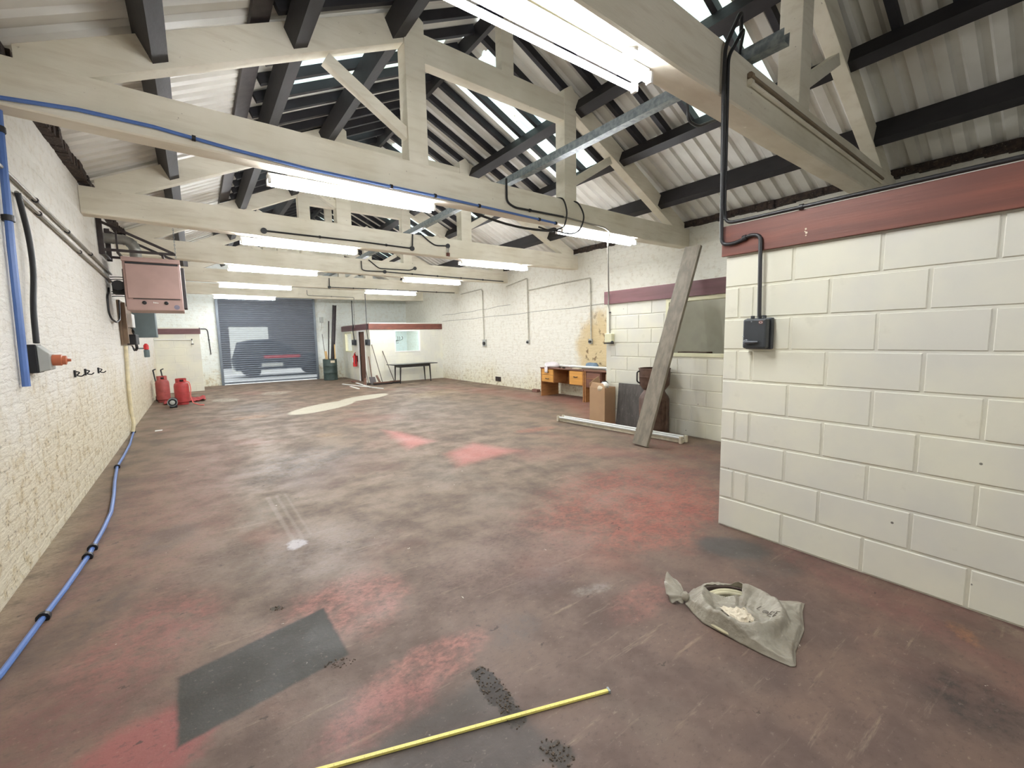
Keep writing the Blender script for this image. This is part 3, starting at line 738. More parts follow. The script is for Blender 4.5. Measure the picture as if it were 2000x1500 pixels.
hp = [V((max(a, -.96), b, .018)) for a, b in hp]
pipe('air_pipe', hp, .0145, M['blue_pipe'], 'loose blue air pipe lying on the floor along the foot of the left wall', 'air pipe', 0,
     clips=[(hp[0], hp[1]-hp[0]), (hp[4], hp[5]-hp[4]), (hp[9], hp[10]-hp[9]), (hp[8]*.3+hp[9]*.7, hp[9]-hp[8]), (hp[11], hp[11]-hp[10])], clip_mat=M['black'], rc=.030)
K1, K2 = M['conduit_black'], M['conduit_grey']
cb = on_face(1, [(3.3, 4.59, 3.45), (3.3, 4.59, 3.17), (3.42, 4.59, 3.12), (4.26, 4.59, 3.125)])
pipe('conduit', cb, .014, K1, 'black conduit bending from the steel channel down onto the blue-pipe beam', 'conduit', .06, clips=[(cb[2]*.7+cb[3]*.3, (1, 0, 0))])
cb = on_face(1, [(4.26, 4.59, 3.125), (5.10, 4.59, 3.085), (5.22, 4.59, 3.04)])
pipe('conduit', cb+[V((5.25, 4.66, 2.9)), V((5.645, 4.985, 2.1)), V((5.65, 5.0, 1.98)), V((5.665, 4.985, 1.9)), V((5.67, 4.98, 1.5))], .012, K2,
     'grey conduit dropping from the blue-pipe beam to the cream isolator switch', 'conduit', .05, clips=[((5.67, 4.98, 1.86), (0, 0, 1))], clip_mat=K1)
def loop(x, w_, h, label):
    f = face(1)(x)-.03; p = [(x, f+.1, 3.40), (x+w_*.4, f, 3.36), (x+w_, f-.02, 3.2), (x+w_*.8, f, 3.04), (x+w_*.2, f+.02, 2.98-h), (x-.15, f+.05, 2.93), (x-.35, f+.08, 2.96)]
    q = [];  P_ = [V(a) for a in p]
    for i in range(len(P_)-1):
        a, b, c, d = P_[max(i-1, 0)], P_[i], P_[i+1], P_[min(i+2, len(P_)-1)]
        for j in range(6):
            t = j/6; q.append(.5*((2*b)+(c-a)*t+(2*a-5*b+4*c-d)*t*t+(3*b-a-3*c+d)*t**3))
    pipe('cable', q+[P_[-1]], .011, M['cable'], label, 'cable', 0)
loop(4.24, .08, .0, 'inner loop of black cable round the tie beam at the right-hand light')
loop(4.50, .16, .03, 'outer loop of black cable round the tie beam, the larger of the pair')
sag = [V((2.95+.33*i/8*4, 4.82, 3.04-.05*sin(pi*i/8)-.06*i/8)) for i in range(9)]
pipe('cable', sag, .016, M['cable'], 'bundle of black cable hanging just below the blue-pipe beam', 'cable', 0)
# nearest beam: two brown conduits and the black pair dropping to the near wall
f0 = face(0)
for k_, (dz, la) in enumerate(((0, 'upper'), (-.045, 'lower'))):
    pipe('conduit', [(3.36, f0(3.36)-.02, 3.31+dz), (6.9, f0(6.9)-.02, 3.30+dz)], .016, M['truss'] if k_ else M['brown_pipe'],
         '%s of the two conduits running along the nearest tie beam' % la, 'conduit', 0, clips=[((3.38, f0(3.38)-.02, 3.31+dz), (1, 0, 0))])
pipe('conduit', [(3.30, 1.70, 3.56), (3.10, 1.60, 3.60), (2.985, 1.640, 3.36), (2.985, 1.645, 3.1), (3.115, 1.70, 2.24), (3.125, 1.70, 2.105), (3.13, 1.60, 2.10), (3.13, 1.50, 2.14), (3.13, 1.435, 2.12), (3.135, 1.425, 1.58)], .013, K1,
     'black conduit curving over the red board down to the dark switch box', 'conduit', .05, seg=10, clips=[((3.13, 1.54, 2.125), (0, 1, -.2))])
pipe('conduit', [(3.42, 1.78, 3.48), (3.16, 1.61, 3.52), (3.012, 1.633, 3.3), (3.13, 1.69, 2.36), (3.135, 1.68, 2.255), (3.138, 1.55, 2.25), (3.138, .95, 2.25), (3.138, -2.5, 2.25)], .012, K1,
     'black conduit running along the top edge of the near red board', 'conduit', .05, seg=10, clips=[((3.138, 1.2, 2.25), (0, 1, 0))])
pipe('conduit', [(3.0, 1.93, 3.30), (3.03, 1.93, 3.02), (3.16, 1.93, 3.01), (3.46, 1.93, 3.15), (3.5, 1.93, 3.3)], .011, K1, 'bent black conduit loop hanging behind the nearest tie beam', 'conduit', .05)
# conduits on the farther tie beams
def jb_pipe(pts, label, jb=(), mat=None, r=.013):
    t = thing('conduit', label, 'conduit', pts[0]); MB().tube(pts, r, 8, .06).build('pipe', mat or K1, t, smooth=True)
    for p in jb: MB().cyl(V(p)-V((0, .012, 0)), V(p)+V((0, .012, 0)), .042, seg=14).build('junction_box', mat or K1, t, smooth=True)
    for a, b in zip(pts, pts[1:]):
        L = (V(b)-V(a)).length
        if L > .8:
            for i in range(1, int(L/.8)+1):
                c = V(a).lerp(V(b), i/(int(L/.8)+1)); d = (V(b)-V(a)).normalized()*.012; MB().cyl(c-d, c+d, r*1.7, seg=8).build('clip', mat or K1, t, smooth=True)
    return t
p = on_face(2, [(.95, 7.5, 3.12), (1.12, 7.5, 3.12), (2.33, 7.5, 3.12), (3.28, 7.5, 3.10), (3.3, 7.5, 3.35)])
jb_pipe(p, 'dark conduit with round boxes along the third tie beam, left of its light switch drop', (p[0], p[3]))
p = on_face(2, [(3.44, 7.5, 3.39), (3.62, 7.5, 3.26), (3.74, 7.5, 3.2), (4.0, 7.5, 3.22)])
jb_pipe(p, 'short black conduit slanting down the third tie beam to a round box', (p[3],))
m = MB(); q = p[3]
for a in (-.02, .02): m.cyl(q+V((a, 0, -.03)), q+V((a*.6, 0, -.14)), .007, seg=6)
t = thing('pull_plug', 'red plug hanging on short wires from a round box on the third tie beam', 'plug', q); m.build('wire', M['socket_grey'], t); MB().cyl(q+V((0, 0, -.13)), q+V((0, 0, -.19)), .035, seg=12).build('plug_body', M['fascia'], t, smooth=True)
p = on_face(3, [(3.27, 10.4, 3.32), (3.27, 10.4, 3.12), (3.37, 10.4, 3.1), (3.82, 10.4, 3.11), (7.3, 10.4, 3.085)])
jb_pipe(p, 'long black conduit along the fourth tie beam to the right wall', (p[3],))
p = on_face(3, [(3.44, 10.4, 3.36), (3.68, 10.4, 3.18), (4.46, 10.4, 3.19), (4.60, 10.4, 3.25)])
jb_pipe(p, 'short black conduit kinked above the long one on the fourth tie beam', (p[3],))
p = on_face(4, [(3.29, 13.5, 3.3), (3.28, 13.5, 3.04), (7.4, 13.5, 3.055)])
jb_pipe(p, 'black conduit along the last but one tie beam', (p[1],))
p = on_face(5, [(3.26, 16.5, 3.25), (3.26, 16.5, 3.07), (4.86, 16.5, 3.06)])
jb_pipe(p+[V((4.80, 16.43, 2.9)), V((4.79, 16.44, 1.95))], 'thin grey conduit from the farthest tie beam down behind the far office board', (), K2, .011)
pipe('conduit', [(4.785, 16.62, 2.95), (4.785, 16.62, 2.0), (4.765, 16.60, 1.9), (4.80, 16.60, 1.48)], .017, K1, 'black conduit down the far office wall to the switch left of the door', 'conduit', .04)
pipe('conduit', [(4.785, 15.02, 3.05), (4.785, 15.02, 2.0), (4.765, 15.0, 1.9), (4.80, 15.0, 1.48)], .012, K1, 'black conduit down to the switch right of the far office door', 'conduit', .04)
# right wall: painted-over conduits to sockets
W = M['conduit_white']
pipe('conduit', [(7.545, 13.33, 3.0), (7.545, 12.0, 3.04), (7.545, 11.93, 2.98), (7.545, 11.9, 1.40)], .016, W, 'painted conduit on the right wall running to the farthest socket box', 'conduit', .05, clips=[((7.545, 11.91, 2.2), (0, 0, 1))], clip_mat=W)
pipe('conduit', [(7.545, 10.6, 2.98), (7.545, 9.6, 3.10), (7.545, 9.58, 1.38)], .016, W, 'painted conduit on the right wall dropping to the middle socket', 'conduit', .05, clips=[((7.545, 9.59, 2.7), (0, 0, 1)), ((7.545, 9.59, 2.0), (0, 0, 1))], clip_mat=W)
pipe('conduit', [(7.545, 9.58, 2.76), (7.545, 8.4, 2.80), (7.545, 7.22, 2.82), (7.545, 7.2, 1.38)], .016, W, 'painted conduit on the right wall crossing to the socket above the desks', 'conduit', .05, clips=[((7.545, 8.1, 2.805), (0, 1, 0)), ((7.545, 7.21, 2.5), (0, 0, 1))], clip_mat=W)
for y, z, s, la, mt in ((11.87, 1.32, .11, 'farthest socket box, on the right wall above the dark vent', 'socket_grey'), (9.59, 1.345, .055, 'small socket on the right wall below the middle conduit', 'socket_grey'), (7.21, 1.35, .06, 'socket on the flaking yellow brick above the desks', 'socket_grey')):
    t = thing('wall_socket', la, 'socket', (7.53, y, z-s), 'sockets on the right wall')
    B(7.515, 7.568, y-s*.8, y+s*.8, z-s, z+s).build('back_box', M[mt], t, bevel=.006)
    MB().cyl((7.516, y-s*.3, z-s*.1), (7.47, y-s*.3, z-s*.1), s*.5, seg=12).build('plug', M['black'], t, smooth=True)
def cat_line(y0, z0, y1, z1, sg, label):
    pipe('wire', [(7.563, y0+(y1-y0)*i/14, z0+(z1-z0)*i/14-sg*sin(pi*i/14)+.012*sin(i*1.7)) for i in range(15)], .006, K2, label, 'wire', 0, 6)
cat_line(14.8, 2.13, 5.2, 2.22, .02, 'long thin grey wire tacked across the right brick wall')
cat_line(14.8, 2.36, 10.45, 2.45, .03, 'upper short wire tacked across the far right brick wall')
o = B(7.545, 7.572, 11.02, 11.30, .13, .27).build('air_vent', M['plate'], bevel=.003); tag(o, 'small dark air vent low on the right brick wall', 'air vent')

# left wall services
pipe('conduit', [(-.975, 2.6, 2.72), (-.975, 4.7, 2.69), (-.975, 6.85, 2.64), (-.975, 9.2, 2.57)], .014, K2, 'upper of the two long conduits sloping along the left wall', 'conduit', 0, clips=[((-.975, y, 2.69-.0255*(y-4.7)), (0, 1, 0)) for y in (5.3, 6.4, 7.6)], clip_mat=K1)
pipe('conduit', [(-.975, 4.8, 2.60), (-.975, 6.2, 2.55), (-.975, 7.0, 2.52), (-.975, 9.3, 2.45)], .014, K2, 'lower of the two long conduits sloping along the left wall', 'conduit', 0, clips=[((-.975, y, 2.60-.035*(y-4.8)), (0, 1, 0)) for y in (5.35, 6.9)], clip_mat=K1)
pipe('cable', [(-.97, 4.80, 2.60), (-.955, 4.87, 2.3), (-.95, 4.85, 2.05), (-.955, 4.72, 1.75), (-.95, 4.665, 1.5)], .018, M['cable'], 'thick black cable hanging down the left wall to the grey socket', 'cable', .2, 10)
t = thing('wall_socket', 'grey wall socket with an orange plug on the left wall beside the blue pipe', 'socket', (-.95, 4.68, 1.29))
B(-.995, -.945, 4.61, 4.76, 1.28, 1.49).build('back_box', M['black'], t, bevel=.006)
m = MB(); m.prism([(-.945, 4.615, 1.285), (-.885, 4.63, 1.30), (-.885, 4.63, 1.42), (-.945, 4.615, 1.485)], (0, .14, 0)); m.build('lid', M['socket_grey'], t, bevel=.006)
MB().lathe([(.042, 0), (.042, .05), (.034, .055), (.034, .075), (.012, .08), (.01, .10)], (-.885, 4.70, 1.37), 16, (1, 0, -.05)).build('plug', M['orange'], t, smooth=True)
for y, z, wd in ((6.03, 1.2, 'nearest'), (6.53, 1.19, 'middle'), (7.3, 1.17, 'farthest')):
    t = thing('wall_hook', '%s of the three black hooks in a row on the left wall' % wd, 'hook', (-.98, y, z), 'black hooks on the left wall')
    B(-.998, -.985, y-.02, y+.02, z-.035, z+.035).build('back_plate', M['black'], t)
    MB().tube([(-.985, y, z+.02), (-.955, y, z+.012), (-.985, y, z-.02), (-.945, y, z-.03), (-.925, y, z-.01)], .006, 6, .02).build('prong', M['black'], t, smooth=True)
pipe('gas_pipe', [(-.965, 9.86, 1.46), (-.965, 9.8, 1.3), (-.965, 9.62, .75), (-.965, 9.6, .35), (-.94, 9.55, .18), (-.965, 9.5, .03)], .028, simple('yellowed_pipe_paint', (224, 212, 176), .5, 0, .12, 9), 'yellowed upright pipe at the foot of the left wall below the board', 'pipe', .12, 12)

# pink heater on its wall bracket
t = thing('unit_heater', 'dusty pink unit heater hung high on the left wall', 'heater', (-.45, 8.95, 1.98))
B(-.785, -.105, 8.62, 9.35, 1.99, 2.765).build('casing', M['heater'], t, bevel=.012)
B(-.755, -.125, 8.600, 8.622, 2.17, 2.67).build('front_panel', M['heater'], t, bevel=.006)
B(-.79, -.10, 8.585, 8.622, 2.705, 2.77).build('top_rail', M['heater'], t, bevel=.004)
B(-.75, -.13, 8.612, 8.624, 2.675, 2.700).build('air_slot', M['black'], t)
B(-.70, -.14, 8.606, 8.624, 2.158, 2.166).build('lower_slot', M['black'], t)
for x in (-.575, -.315): MB().lathe([(.027, 0), (.027, .012), (.016, .02)], (x, 8.622, 2.105), 16, (0, -1, 0)).build('control_knob', M['black'], t, smooth=True)
m = MB()
for i, (a, h) in enumerate(((0, .02), (.014, .013), (.026, .013), (.038, .01), (.05, .008))): m.box(-.47+a, -.461+a, 8.615, 8.622, 2.10, 2.10+h)
m.build('badge', M['white_metal'], t)
MB().lathe([(.036, 0), (.036, .004)], (-.19, 8.622, 2.045), 20, (0, -1, 0)).build('sticker', simple('grey_blue_sticker', (124, 120, 140), .5), t)
B(-.105, -.06, 8.95, 9.3, 2.05, 2.70).build('outlet_louvre', M['heater_side'], t, bevel=.006)
B(-.80, -.785, 8.7, 9.3, 2.05, 2.6).build('side_panel', M['heater_side'], t)
m = MB(); m.box(-.94, -.80, 8.80, 9.1, 2.25, 2.40)
m.cyl((-.86, 8.72, 2.36), (-.86, 9.1, 2.36), .075, seg=14)
for z in (2.20, 2.235, 2.27, 2.41, 2.445, 2.48): m.tube([(-.95, 8.8, z), (-.90, 8.74, z), (-.83, 8.72, z), (-.80, 8.74, z)], .006, 6, .03)
m.build('burner', M['black'], t, smooth=True)
t2 = thing('wall_bracket', 'black triangular steel bracket carrying the pink heater', 'bracket', (-.97, 8.75, 2.77))
for y in (8.46, 9.15):
    m = MB(); m.beam((-.965, y, 2.76), (-.965, y, 3.25), .04, .06, (1, 0, 0)); m.beam((-.97, y, 2.825), (-.14, y, 2.825), .035, .035); m.beam((-.96, y, 3.21), (-.16, y, 2.835), .035, .035)
    m.build('arm', M['steel_dark'], t2, bevel=.003)
m = MB(); m.beam((-.30, 8.46, 2.80), (-.30, 9.15, 2.80), .03, .03); m.beam((-.80, 8.46, 2.80), (-.80, 9.15, 2.80), .03, .03); m.beam((-.80, 8.47, 2.84), (-.80, 8.47, 3.13), .022, .022, (0, 1, 0)); m.beam((-.96, 8.46, 2.79), (-.96, 9.15, 2.79), .03, .03); m.build('cross_bar', M['steel_dark'], t2, bevel=.003)
t3 = thing('flue_pipe', 'galvanised flue elbow rising from the pink heater into the wall', 'flue pipe', (-.66, 8.8, 2.76))
MB().tube([(-.995, 8.80, 3.045), (-.74, 8.80, 3.04), (-.69, 8.80, 3.02), (-.645, 8.80, 2.96), (-.63, 8.80, 2.90), (-.63, 8.80, 2.762)], .072, 20).build('duct', M['flue'], t3, smooth=True)
for a, b in (((-.76, 8.8, 3.04), (-.745, 8.8, 3.04)), ((-.67, 8.8, 3.0), (-.66, 8.8, 2.985)), ((-.632, 8.8, 2.90), (-.63, 8.8, 2.885)), ((-.88, 8.8, 3.043), (-.865, 8.8, 3.043))):
    MB().cyl(a, b, .077, seg=20).build('seam', M['flue'], t3, smooth=True)
m = MB()
for i in range(18):
    z = 2.78+i*.03; c = V((-.15, 8.93, z)); a = V((1, 0, 0)) if i % 2 else V((0, 1, 0))
    m.tube([c+a*.008*cos(q*pi/4)+V((0, 0, .02*sin(q*pi/4))) for q in range(8)], .003, 5, closed=True)
tag(m.build('chain', M['galv']), 'thin steel chain hanging the pink heater from the roof', 'chain')
# boards, cabinet, regulator
t = thing('mounting_board', 'old brown board with switchgear on the left wall under the heater', 'mounting board', (-.96, 10.4, 1.46))
B(-.995, -.965, 9.62, 11.3, 1.48, 2.22).build('panel', M['board'], t, bevel=.003)
B(-.965, -.90, 9.66, 9.76, 1.50, 2.18).build('batten', M['board'], t, bevel=.003)
B(-.965, -.86, 10.05, 10.45, 1.78, 2.02).build('fuse_box', M['white_metal'], t, bevel=.01)
B(-.965, -.84, 10.1, 10.6, 1.48, 1.66).build('switch_box', M['black'], t, bevel=.01)
m = MB()
for i in range(4): m.tube([(-.90, 10.15+i*.1, 1.78), (-.86-.02*i, 10.2+i*.1, 1.72), (-.88, 10.15+i*.12, 1.60), (-.86, 10.2+.1*i, 1.42), (-.90, 10.3+.1*i, 1.36), (-.93, 10.4, 1.46)], .009, 6, .04)
m.build('cable_tails', M['cable'], t, smooth=True)
tag(B(-.995, -.62, 11.32, 11.75, 1.62, 2.14).build('steel_cabinet', M['cabinet_grey'], bevel=.006), 'slate grey steel cabinet on the left wall below the pink heater', 'cabinet')
pipe('cable', [(-.985, 8.85, 2.33), (-.985, 8.80, 2.25), (-.985, 8.62, 2.20), (-.98, 8.55, 1.95), (-.97, 8.65, 1.86), (-.95, 8.95, 1.82), (-.95, 9.35, 1.88), (-.95, 9.5, 2.2)], .013, M['cable'], 'black cable hanging in a U on the left wall beside the board', 'cable', .1)
t = thing('air_regulator', 'red and grey air regulator on the left wall below the grey cabinet', 'air regulator', (-.93, 12.1, 1.2))
MB().lathe([(.045, 0), (.05, .02), (.05, .15), (.03, .16)], (-.86, 12.1, 1.21), 14).build('bowl', M['cabinet_grey'], t, smooth=True)
MB().lathe([(.03, 0), (.045, .01), (.045, .09), (.02, .13)], (-.86, 12.1, 1.37), 14).build('cap', M['red'], t, smooth=True)
MB().tube([(-.99, 12.1, 1.4), (-.86, 12.1, 1.4)], .016, 8).build('inlet_pipe', M['galv'], t, smooth=True)
pipe('water_pipe', [(-.98, 16.65, 1.62), (-.12, 16.65, 1.605), (-.08, 16.62, 1.58), (-.08, 16.62, 1.45)], .014, M['white_metal'], 'white pipe with a tap on the front of the far left store', 'pipe', .03, clips=[((-.085, 16.64, 1.60), (1, 0, 0)), ((-.08, 16.62, 1.47), (0, 0, 1))], clip_mat=M['black'], clip_name='tap', rc=.035)
pipe('conduit', [(.13, 16.68, 1.955), (.16, 18.27, 1.98), (.33, 18.285, 1.98), (.37, 18.285, 1.9), (.40, 18.285, 1.14)], .015, K1, 'black conduit dropping on the back wall left of the roller shutter', 'conduit', .06, clips=[((.40, 18.285, 1.12), (0, 0, 1)), ((.385, 18.285, 1.6), (0, 0, 1))])

# near switch box
t = thing('switch_box', 'dark grey switch box with lever on the near white block wall', 'switch box', (3.12, 1.43, 1.36))
B(3.075, 3.135, 1.352, 1.505, 1.365, 1.565).build('cover', M['switch_grey'], t, bevel=.012)
B(3.135, 3.175, 1.342, 1.515, 1.358, 1.572).build('back_box', M['switch_grey'], t, bevel=.008)
for y in (1.395, 1.425, 1.470): MB().cyl((3.14, y, 1.565), (3.14, y, 1.588), .013, seg=12).build('gland', M['switch_grey'], t, smooth=True)
m = MB(); m.lathe([(.020, 0), (.020, .012), (.014, .016)], (3.075, 1.475, 1.408), 16, (-1, 0, 0)); m.tube([(3.062, 1.475, 1.408), (3.060, 1.43, 1.408), (3.062, 1.395, 1.410)], [.013, .010, .006], 10); m.build('lever', simple('lever_grey', (92, 96, 102), .35, .2), t, smooth=True)
lb = B(3.0735, 3.0752, 1.373, 1.400, 1.530, 1.550).build('maker_label', M['fascia'], t)
m = MB(); m.T = Matrix.Translation((3.0732, 1.3865, 1.540)) @ Matrix.Diagonal((1, 1, .55, 1)); m.tube([(0, .010*cos(a*pi/8), .010*sin(a*pi/8)) for a in range(16)], .0016, 5, closed=True); m.build('emblem', M['white_metal'], lb)
for y, z in ((1.498, 1.447), (1.447, 1.547)): MB().cyl((3.0745, y, z), (3.072, y, z), .004, seg=8).build('screw', M['galv'], t)
t = thing('isolator_switch', 'cream isolator switch at the far end of the block wall with the window', 'switch', (5.68, 4.98, 1.33))
B(5.615, 5.698, 4.90, 5.05, 1.36, 1.51).build('body', M['frame_cream'], t, bevel=.01)
m = MB(); m.beam((5.63, 5.06, 1.345), (5.63, 4.87, 1.345), .03, .02); m.sphere((5.62, 4.885, 1.36), .028); m.build('handle', M['black'], t, smooth=True)
for y, la in ((16.58, 'grey switch on the far office wall left of the extinguisher'), (15.0, 'grey switch beside the far office door, near the corner')):
    t = thing('isolator_switch', la, 'switch', (4.79, y, 1.3), 'grey switches beside the far office door')
    B(4.735, 4.825, y-.16, y+.16, 1.31, 1.51).build('body', M['switch_grey'], t, bevel=.012); MB().cyl((4.735, y, 1.38), (4.715, y, 1.38), .03, seg=12).build('knob', M['black'], t, smooth=True)
t = thing('junction_box', 'small grey box on the back wall right of the roller shutter', 'junction box', (4.08, 18.26, 2.2))
B(4.0, 4.13, 18.23, 18.296, 2.21, 2.42).build('body', M['socket_grey'], t, bevel=.006); MB().tube([(4.07, 18.285, 2.21), (4.05, 18.285, 2.0), (4.02, 18.285, 1.9)], .006, 6).build('lead', K2, t)

# ================================================================ ROLLER SHUTTER AND STREET BEYOND
t = thing('roller_shutter', 'closed grey steel roller shutter in the back wall, perforated and see-through', 'roller shutter', ((SH0+SH1)/2, 18.28, 0))
m = MB(); pr_ = [(0, 0), (.014, .010), (.026, .024), (.028, .040), (.018, .056), (.004, .064), (-.006, .070), (0, .075)]
zz = .075; rows = []
while zz < 3.10:
    for d, h in pr_[:-1]:
        rows.append((18.25-d, zz+h))
    zz += .075
vs_ = [(m._v((SH0+.03, y, z)), m._v((SH1-.03, y, z))) for y, z in rows]
for a, b in zip(vs_, vs_[1:]): m.bm.faces.new([a[0], a[1], b[1], b[0]])
m.build('curtain', M['curtain'], t, smooth=True)
B(SH0+.03, SH1-.03, 18.225, 18.265, .034, .090).build('bottom_bar', M['shutter_frame'], t)
for x in (SH0, SH1-.08): B(x, x+.08, 18.20, 18.29, 0, 3.11).build('guide_rail', M['shutter_frame'], t, bevel=.004)
struct(B(-25, 30, YB+.02, 45, -.15, .004).build('ground', M['tarmac'], origin=(0, 0, 0)))
struct(B(1.35, 3.0, 25.0, 25.3, 0, 2.25).build('wall_yard', M['render_white'], origin=(0, 0, 0)))
struct(B(-20, 26, 30, 31, 0, 9).build('wall_street', M['street_dark'], origin=(0, 0, 0)))
t = thing('parked_car', 'dark car parked in the street, dimly seen through the shutter', 'car', (3.2, 21.9, 0))
m = MB(); prof = [(1.25, .32), (1.22, .75), (1.30, .98), (1.45, 1.50), (1.9, 1.60), (2.6, 1.62), (3.05, 1.50), (3.72, 1.05), (4.7, .92), (5.0, .72), (5.02, .34)]
n = len(prof); sl = []
for y, s in ((21.05, .9), (21.15, 1), (22.65, 1), (22.75, .9)): sl.append([m._v((3.1+(x-3.1)*(s if z > 1 else 1), y+(.14 if z > 1.2 and y < 21.9 else -.14 if z > 1.2 else 0), z)) for x, z in prof])
for a, b in zip(sl, sl[1:]):
    for j in range(n): m.bm.faces.new([a[j], a[(j+1) % n], b[(j+1) % n], b[j]])
m.bm.faces.new(sl[0][::-1]); m.bm.faces.new(sl[-1]); m.build('body', M['car'], t, bevel=.03)
m = MB(); m.prism([(1.52, 21.06, 1.02), (2.45, 21.06, 1.02), (2.45, 21.15, 1.46), (1.66, 21.15, 1.44)], (0, .02, 0)); m.prism([(2.55, 21.06, 1.02), (3.45, 21.06, 1.02), (2.95, 21.15, 1.42), (2.55, 21.15, 1.46)], (0, .02, 0)); m.build('side_window', M['black'], t)
B(2.3, 3.7, 21.03, 21.06, .80, .93).build('red_stripe', M['red'], t); B(2.2, 3.0, 21.03, 21.06, .45, .6).build('pale_panel', M['render_white'], t)
for x in (1.85, 4.3):
    for y in (21.05, 22.55): MB().cyl((x, y, .31), (x, y+.22, .31), .31, seg=20).build('wheel', M['tyre'], t, smooth=True)

# ================================================================ FAR CORNER THINGS
def gas_bottle(x, y, rad, h, mat, label):
    t = thing('gas_bottle', label, 'gas bottle', (x, y, 0), 'red gas bottles by the far left store')
    MB().lathe([(rad*.8, 0), (rad*.82, .05), (rad, .07), (rad, h*.38), (rad*1.02, h*.385), (rad*1.02, h*.40), (rad, h*.405), (rad, h*.72), (rad*.93, h*.80), (rad*.7, h*.86), (rad*.45, h*.88)], (x, y, 0), 24).build('cylinder', mat, t, smooth=True)
    m = MB(); n = 18     # collar, open at the front where the valve is reached
    for i in range(n):
        a0, a1 = -pi/2+.5+(2*pi-1.0)*i/n, -pi/2+.5+(2*pi-1.0)*(i+1)/n; r1 = rad*.74
        for z0, z1 in ((.80, .87), (.94, 1.0)) if 3 < i < 7 or 11 < i < 15 else ((.80, 1.0),):
            p = lambda a, r, z: (x+r*cos(a), y+r*sin(a), h*z)
            m.hexa([p(a0, r1-.006, z0), p(a0, r1, z0), p(a1, r1, z0), p(a1, r1-.006, z0), p(a0, r1-.006, z1), p(a0, r1, z1), p(a1, r1, z1), p(a1, r1-.006, z1)])
    m.build('collar', mat, t)
    m = MB(); m.cyl((x, y, h*.86), (x, y, h*.95), .022, seg=10); m.cyl((x, y, h*.92), (x+.05, y-.07, h*.92), .018, seg=10); m.build('valve', M['black'], t, smooth=True)
    return t
gas_bottle(-.775, 14.25, .145, .67, M['gas_red_faded'], 'faded red gas bottle standing by the black hand truck')
gas_bottle(-.365, 13.30, .150, .64, M['gas_red'], 'bright red gas bottle with a pink hose at its valve')
pipe('gas_hose', [(-.29, 13.16, .585), (-.20, 13.10, .56), (-.18, 13.08, .40), (-.20, 13.05, .20), (-.16, 12.98, .05), (-.02, 12.75, .012), (.05, 12.7, .012)], .011, M['hose_pink'], 'pink gas hose hanging from the bright red gas bottle', 'hose', .06)
m = MB(); n = 26
for i in range(n):
    for j in range(12):
        pass
gv = [[m._v((-.75+.85*i/n, 13.45+.95*j/12+.25*i/n, max(.006, .05*noise.noise(V((i*.35, j*.45, 2)))+.035))) for j in range(13)] for i in range(n+1)]
for i in range(n):
    for j in range(12): m.bm.faces.new([gv[i][j], gv[i+1][j], gv[i+1][j+1], gv[i][j+1]])
o = m.build('cloth', M['red_cloth'], smooth=True); sd = o.modifiers.new('thickness', 'SOLIDIFY'); sd.thickness = .006; tag(o, 'crumpled red cloth on the floor behind the gas bottles', 'cloth')
t = thing('space_heater', 'small round-mouthed black space heater on the floor before the gas bottles', 'space heater', (-.54, 12.8, 0))
MB().lathe([(.085, 0), (.09, .01), (.09, .33), (.06, .36)], (-.54, 12.66, .135), 24, (0, 1, 0)).build('barrel', M['black'], t, smooth=True)
m = MB(); m.tube([(-.54+.09*cos(a*pi/12), 12.655, .135+.09*sin(a*pi/12)) for a in range(24)], .009, 6, closed=True); m.build('rim', M['galv'], t, smooth=True)
MB().lathe([(.028, 0), (.05, .004), (.02, .012)], (-.54, 12.657, .135), 16, (0, -1, 0)).build('burner_nozzle', M['socket_grey'], t, smooth=True)
B(-.60, -.46, 12.70, 12.98, 0, .055).build('foot', M['black'], t, bevel=.004)
t = thing('hand_truck', 'black hand truck leaning in the corner behind the gas bottles', 'hand truck', (-.9, 14.75, 0))
for x in (-.96, -.80): MB().tube([(x+.08, 14.62, .06), (x, 14.80, .75), (x-.01, 14.82, .80), (x+.05, 14.70, .83)], .016, 8, .03).build('rail', M['black'], t, smooth=True)
m = MB()
for z in (.25, .5): m.beam((-.955+.08*(1-z), 14.67+.18*z, z), (-.745+.03*(1-z), 14.67+.18*z, z), .02, .02)
m.build('cross_bar', M['black'], t); B(-.93, -.70, 14.45, 14.66, .012, .025).build('toe_plate', M['black'], t)
for x in (-.94, -.70): MB().cyl((x-.02, 14.72, .06), (x+.02, 14.72, .06), .06, seg=16).build('wheel', M['tyre'], t, smooth=True)
# green drum with its contents
t = thing('oil_drum', 'dark green open drum used as a bin beside the roller shutter', 'drum', (4.10, 17.50, 0))
m = MB(); m.lathe([(.25, 0), (.255, .02), (.25, .04), (.25, .27), (.258, .285), (.25, .30), (.25, .53), (.258, .545), (.25, .56), (.25, .79), (.258, .80), (.24, .80), (.24, .05)], (4.10, 17.50, 0), 28); m.build('shell', M['bin_green'], t, smooth=True)
m = MB(); m.prism([(4.10+.254*cos(a), 17.50+.254*sin(a), .66) for a in [radians(q) for q in (-98, -88, -78, -68, -60)]]+[(4.10+.2525*cos(a), 17.50+.2525*sin(a), .66) for a in [radians(q) for q in (-60, -68, -78, -88, -98)]], (0, 0, .09)); m.build('paper_label', M['paper'], t)
def stick(name, a, b, w_, h, mat, label, cat, grp=None, bev=.002): return tag(MB().beam(a, b, w_, h, (0, 1, .1)).build(name, mat, bevel=bev), label, cat, grp)
m = MB(); a, b = V((4.14, 17.52, .08)), V((4.47, 17.85, 2.86)); m.beam(a, b, .13, .012, (0, 1, 0)); dd = V((.06, 0, 0))
